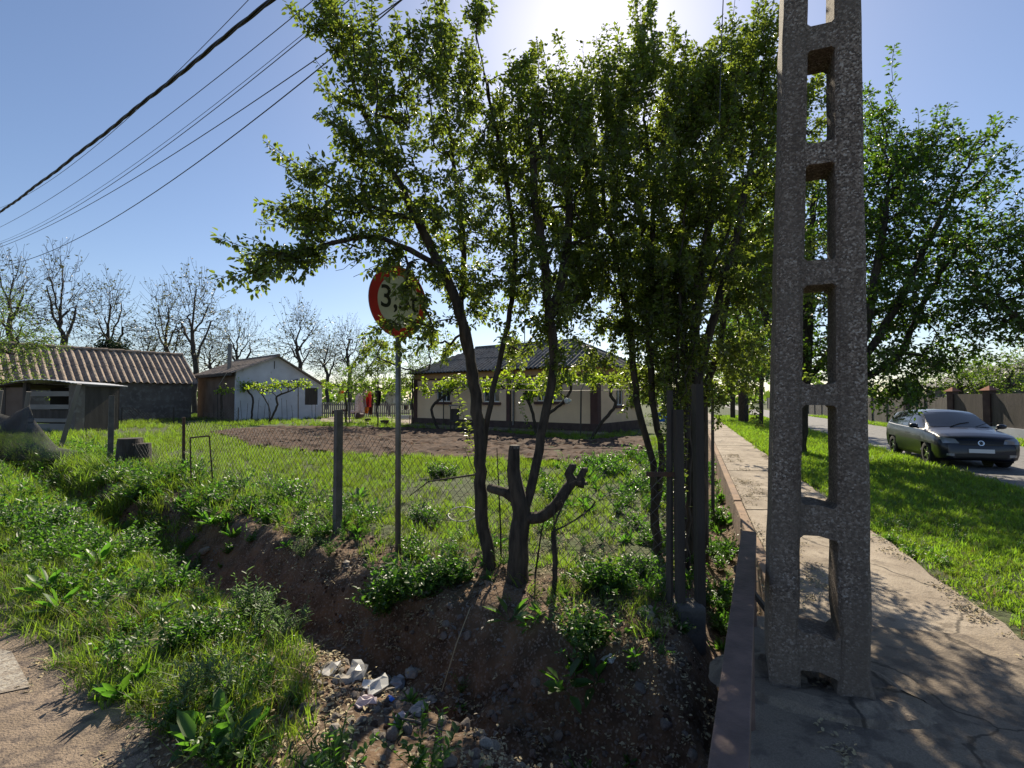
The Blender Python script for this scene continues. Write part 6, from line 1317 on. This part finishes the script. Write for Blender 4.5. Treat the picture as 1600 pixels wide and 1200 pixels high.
patch('windscreen', 'car_glass', [(-.70, 1.05), (.70, 1.05), (.54, 1.44), (-.54, 1.44)], 'f', 1, 20, 10)
patch('rear_window', 'car_glass', [(-.52, 1.10), (.52, 1.10), (.46, 1.38), (-.46, 1.38)], 'f', -1, 14, 8)
for sg_ in (-1, 1):
    patch('side_window', 'car_glass', [(-.10, 1.01), (.94, 1.0), (.42, 1.36), (-.10, 1.42)], 's', sg_, 14, 8)
    patch('side_window', 'car_glass', [(-1.02, 1.03), (-.18, 1.01), (-.18, 1.42), (-.95, 1.42)], 's', sg_, 14, 8)
    patch('side_window', 'car_glass', [(-1.58, 1.07), (-1.10, 1.04), (-1.03, 1.41), (-1.42, 1.38)], 's', sg_, 8, 6)
    patch('sill_trim', 'car_black', [(-.88, .2), (.88, .2), (.88, .29), (-.88, .29)], 's', sg_, 12, 2)
    patch('door_seam', 'car_black', [(-.145, .32), (-.135, .32), (-.135, .95), (-.145, .95)], 's', sg_, 1, 12, .004)
    patch('door_seam', 'car_black', [(.915, .42), (.925, .42), (.925, .90), (.915, .90)], 's', sg_, 1, 12, .004)
    patch('door_handle', 'car_paint', [(-.05, .80), (.12, .80), (.12, .83), (-.05, .83)], 's', sg_, 6, 2, .03)
    y0, y1 = sorted((sg_*.42, sg_*.76)); patch('headlight', 'lamp_glass', [(sg_*.44, .665), (sg_*.76, .66), (sg_*.80, .815), (sg_*.50, .775)], 'f', 1, 10, 6, .008)
    patch('fog_lamp', 'lamp_glass', [(sg_*.55, .33), (sg_*.70, .34), (sg_*.70, .40), (sg_*.55, .40)], 'f', 1, 6, 4, .008)
    patch('tail_light', 'sign_red', [(sg_*.55, .86), (sg_*.78, .86), (sg_*.76, 1.0), (sg_*.56, 1.0)], 'f', -1, 6, 4, .008)
    m_ = MB(); m_.lathe([(0, -.09), (.06, -.085), (.085, -.03), (.085, .03), (.06, .085), (0, .09)], 14); Mm = Matrix.Translation((.80, sg_*.98, 1.06)) @ Matrix.Rotation(R(90), 4, 'X') @ Matrix.Diagonal((.85, .8, 1.1, 1)); m_.v = [tuple(Mm @ Vector(v)) for v in m_.v]
    mr_ = m_.build('wing_mirror', 'car_paint', car, smooth=True); MB().tube([(.82, sg_*.86, .99), (.81, sg_*.95, 1.03)], .025, 6).build('stalk', 'car_black', mr_)
patch('grille', 'car_black', [(-.44, .625), (.44, .625), (.48, .735), (-.48, .735)], 'f', 1, 16, 4, .007)
patch('lower_intake', 'car_black', [(-.52, .27), (.52, .27), (.50, .40), (-.50, .40)], 'f', 1, 16, 4, .007)
patch('bumper_lip', 'car_black', [(-.70, .205), (.70, .205), (.72, .24), (-.72, .24)], 'f', 1, 16, 2, .012)
MB().box(2.125, 2.14, -.26, .26, .43, .53).build('number_plate', 'plate_white', car, bevel=.004)
e_ = MB(); e_.lathe([(.066, -.008), (.066, .008), (.052, .008), (.052, -.008), (.066, -.008)], 24); Mm = Matrix.Translation((2.115, 0, .685)) @ Matrix.Rotation(R(78), 4, 'Y'); e_.v = [tuple(Mm @ Vector(v)) for v in e_.v]; eb_ = e_.build('badge', 'chrome', car)
for pts in ([(-.033, .038), (-.012, -.0), (0, .012), (.012, 0), (.033, .038)], [(-.048, .012), (-.024, -.045), (0, -.008), (.024, -.045), (.048, .012)]):
    MB().tube([(2.124, x, .685+z) for x, z in pts], .005, 5).build('emblem', 'chrome', eb_)
for sy_ in (.30, -.25): MB().tube([(1.1, sy_, 1.055), (.97, sy_+.25, 1.14), (.88, sy_+.5, 1.18)], .009, 4).build('wiper', 'car_black', car)
wheel = MB(); wheel.lathe([(.20, -.10), (.29, -.105), (.315, -.08), (.32, 0), (.315, .08), (.29, .105), (.20, .10)], 32)
rim = MB(); rim.lathe([(.205, -.09), (.205, .085), (.19, .09), (.185, .05), (.0, .04)], 32)
for x, y in ((-1.29, .77), (1.29, .77), (-1.29, -.77), (1.29, -.77)):
    s_ = 1 if y > 0 else -1; Mw = Matrix.Translation((x, y, .315)) @ Matrix.Rotation(R(-90*s_), 4, 'X'); w_ = MB(); w_.v = [tuple(Mw @ Vector(v)) for v in wheel.v]; w_.f = wheel.f; wo = w_.build('wheel', 'tyre', car, smooth=True)
    r_ = MB(); r_.v = [tuple(Mw @ Vector(v)) for v in rim.v]; r_.f = rim.f; r_.build('rim', 'car_black', wo)
    sp = MB()
    for k in range(5):
        a = k*2*math.pi/5; sp.box(.02, .195, -.022, .022, .05, .085, Mw @ Matrix.Rotation(a, 4, 'Z'))
    sp.lathe([(0, .09), (.04, .09), (.045, .04)], 12); sp.v[-36:] = [tuple(Mw @ Vector(v)) for v in sp.v[-36:]]; sp.build('spokes', 'alloy', wo)
    ww = MB(); ww.grid(lambda u, v: (x+.373*math.cos(math.pi*(u*1.3-.15)), s_*(.45+.40*v), .315+.373*math.sin(math.pi*(u*1.3-.15))), 24, 1); k0 = len(ww.v); ww.v += [(x+.372*math.cos(2*math.pi*q/24), s_*.46, .315+.372*math.sin(2*math.pi*q/24)) for q in range(24)]; ww.f.append(tuple(k0+q for q in range(24))); ww.build('wheel_well', 'car_black', car)
for y in (-.3, .3): MB().lathe([(0, 0), (.1, 0), (.12, .1), (.08, .2), (0, .22)], 12, (-.1, y, .98)).build('headrest', 'car_black', car)

# ------------------------------------------------------------------ single weeds, stones, rubbish
weeds = [(645, 925, 'bushy', 1.5, 'bright bushy weed on the sunlit bank below the sign'), (600, 950, 'bushy', 1.3, 'bushy weed at the left end of the lit patch below the sign'), (700, 915, 'bushy', 1.2, 'bushy weed just left of the fruit trunk shadows'), (395, 975, 'feathery', 1.5, 'tall feathery weed standing on the verge at the ditch edge'), (440, 1000, 'feathery', 1.3, 'feathery weed leaning over the ditch right of the tall one'), (350, 815, 'rosette', 1.6, 'broad-leaved weed clump on the bank under the garden grass'), (300, 800, 'rosette', 1.5, 'broad-leaved weed clump left of the sunlit bank clump'), (400, 805, 'rosette', 1.2, 'smaller broad-leaved weed at the right of the bank clumps'), (820, 985, 'dock', 1.1, 'drooping large-leaved dock in the shadow of the thick trunk'), (900, 1060, 'dock', 1.2, 'large-leaved dock on the dark bank near the bottom'), (930, 1040, 'bushy', 1.1, 'shaded bushy weed beside the dock near the bottom'), (950, 925, 'bushy', 1.2, 'leafy weed beside the pale rubbish at the fence line'), (1000, 900, 'bushy', 1.0, 'leafy weed left of the footing of the iron channels'), (230, 1080, 'rosette', 1.2, 'weed with pointed leaves at the edge of the side road'), (330, 1090, 'feathery', 1.1, 'greyish weed in the middle of the near verge'), (370, 1150, 'dock', 1.1, 'broad-leaved weed at the bottom edge of the verge'), (290, 1010, 'bushy', .9, 'bushy weed amid the verge grass'), (560, 780, 'dock', 1.2, 'dark-leaved weed behind the mesh right of the square post'), (690, 745, 'bushy', 1.3, 'bright weed in the garden left of the fruit stems'), (660, 820, 'bushy', 1.2, 'weed at the foot of the mesh right of the sign post'), (60, 770, 'bushy', 1.3, 'weed beside the flat stones at left'), (470, 870, 'feathery', 1.0, 'small weed on the bare bank left of the sign')]
protos = {}
for k, (px, py, kd, s_, lab) in enumerate(weeds):
    key = (kd, k % 3)
    if key not in protos: protos[key] = [weed_mesh(kd, 50+k % 3*7+len(kd)), weed_mesh(kd, 90+k % 3*7+len(kd))]
    g = GH(px, py); t = thing('weed_plant', lab, 'weed', tuple(float(c) for c in g), 0, 'single weeds on the ditch banks'); m_ = 'weed_grey' if kd == 'feathery' else 'weed_leaf'
    for j in range(8 if kd == 'bushy' else 4):
        o = link('leaves', protos[key][j % 2], m_, t); o.location = (random.gauss(0, .09), random.gauss(0, .07), 0); o.rotation_euler = (random.gauss(0, .15), random.gauss(0, .15), random.uniform(0, 6)); q_ = s_*random.uniform(.55, .9); o.scale = (q_,)*3
stones = [(55, 808, .26, 'stone_pale', 'flat pale slab leaning at the left, front one', .25), (75, 795, .22, 'stone', 'flat slab stacked behind the pale one at left', .3), (100, 800, .18, 'stone', 'right-hand flat block of the pile at left', .35), (40, 795, .2, 'stone', 'left-hand rough block of the pile at left', .4), (278, 862, .11, 'stone', 'rounded grey boulder set in the ditch bank', .8), (320, 860, .08, 'stone', 'small grey boulder right of the rounded one in the bank', .8), (230, 838, .07, 'stone_pale', 'pale chunk in the ditch bottom at left', .7), (228, 900, .07, 'stone_pale', 'pale half-buried stone at the grass edge by the ditch', .7), (1010, 958, .09, 'stone_pale', 'sunlit pale concrete shard left of the iron channels', .3), (523, 1143, .035, 'stone_pale', 'round pale pebble below the plastic bags', .9), (613, 1150, .04, 'stone', 'brown pebble in the lit rubble', .9), (637, 1142, .04, 'stone', 'tan stone right of the brown pebble', .8), (1000, 1078, .05, 'stone', 'grey stone in the dark rubble near the rail', .8), (760, 1165, .035, 'stone_pale', 'small pale stone in the bottom shade', .8), (700, 1195, .07, 'stone', 'mossy stone at the bottom edge of the view', .5), (970, 890, .08, 'stone_pale', 'crumpled pale rubbish-like lump at the fence line', .6)]
for k, (px, py, r, m_, lab, fl) in enumerate(stones):
    g = GH(px, py); o = link('stone', stone_mesh(200+k, fl), m_); o.location = (float(g[0]), float(g[1]), float(g[2])+r*fl*.25); o.scale = (r*2.1,)*3; o.rotation_euler = (random.gauss(0, .2), random.gauss(0, .2), random.uniform(0, 6)); tag(o, lab, 'stone')
for k, (px, py, s_, m_, lab, fl) in enumerate([(560, 1055, .085, 'bag_film', 'grey plastic bag at the back of the rubbish heap', .6), (585, 1078, .08, 'white_plastic', 'bright crumpled white bag in the middle of the rubbish', .7), (622, 1070, .09, 'grey_plastic', 'bluish plastic bag at the right of the rubbish', .8), (535, 1065, .06, 'stone_pale', 'folded pale paper at the left of the rubbish', .6), (655, 1112, .06, 'bag_film', 'torn silvery wrapper at the foot of the long straw', .35), (610, 1095, .05, 'blue_plastic', 'small dark blue wrapper under the bluish bag', .5), (953, 1048, .05, 'white_plastic', 'small white scrap among the dock leaves', .6), (640, 1085, .055, 'stone_pale', 'beige paper scrap between the bags', .5), (540, 880, .05, 'stone_pale', 'pale rag on the bare soil near the sign foot', .4), (515, 1050, .08, 'bag_film', 'flattened grey bag at the far left of the rubbish heap', .25), (600, 1060, .07, 'bag_film', 'thin grey film bag standing at the back right of the heap', .9), (572, 1100, .06, 'cloth_white', 'pinkish crumpled scrap below the bright white bag', .4), (645, 1052, .07, 'bag_film', 'pale torn bag behind the bluish bag', .6), (625, 1125, .045, 'cloth_white', 'small pinkish scrap near the brown pebble', .5), (670, 1098, .06, 'bag_film', 'grey wrapper beside the foot of the long straw', .3)]):
    g = GH(px, py); crumple('litter_bag' if 'bag' in lab else 'litter_scrap', lab, 'rubbish', g+[0, 0, s_*.25], s_*.5 if m_=='blue_plastic' else s_*.95, m_, 300+k, fl)
a_, c_ = GH(690, 1085), GH(735, 955); mid = (a_+c_)/2+[0.0, 0, .06]
tag(MB().tube([a_+[0, 0, .02], mid, c_+[0, 0, .03]], [.004, .005, .003], 5).build('straw_stalk', 'straw'), 'long pale dry stalk lying down the bank', 'stalk')
for (x0, y0, x1, y1, lab) in [(560, 1080, 600, 1075, 'short twig lying across the rubbish'), (600, 1125, 700, 1150, 'thin twig below the torn wrapper'), (900, 1010, 960, 960, 'twig leaning on the lit shelf of the bank'), (130, 770, 60, 745, 'grey stick lying in the weeds at left')]:
    tag(MB().tube([GH(x0, y0)+[0, 0, .02], (GH(x0, y0)+GH(x1, y1))/2+[0, 0, .035], GH(x1, y1)+[0, 0, .02]], [.005, .006, .003], 5).build('twig', 'dead_wood'), lab, 'twig')
a = GH(20, 810); b_ = GH(105, 805)
tag(MB().box(-.35, .35, -.12, .12, 0, .1, Matrix.Translation(Vector(GH(70, 815))+Vector((0, 0, .0))) @ Matrix.Rotation(R(20), 4, 'Z') @ Matrix.Rotation(R(-8), 4, 'Y')).build('concrete_beam', 'footing', bevel=.012), 'broken concrete beam lying in front of the flat stones at left', 'beam')
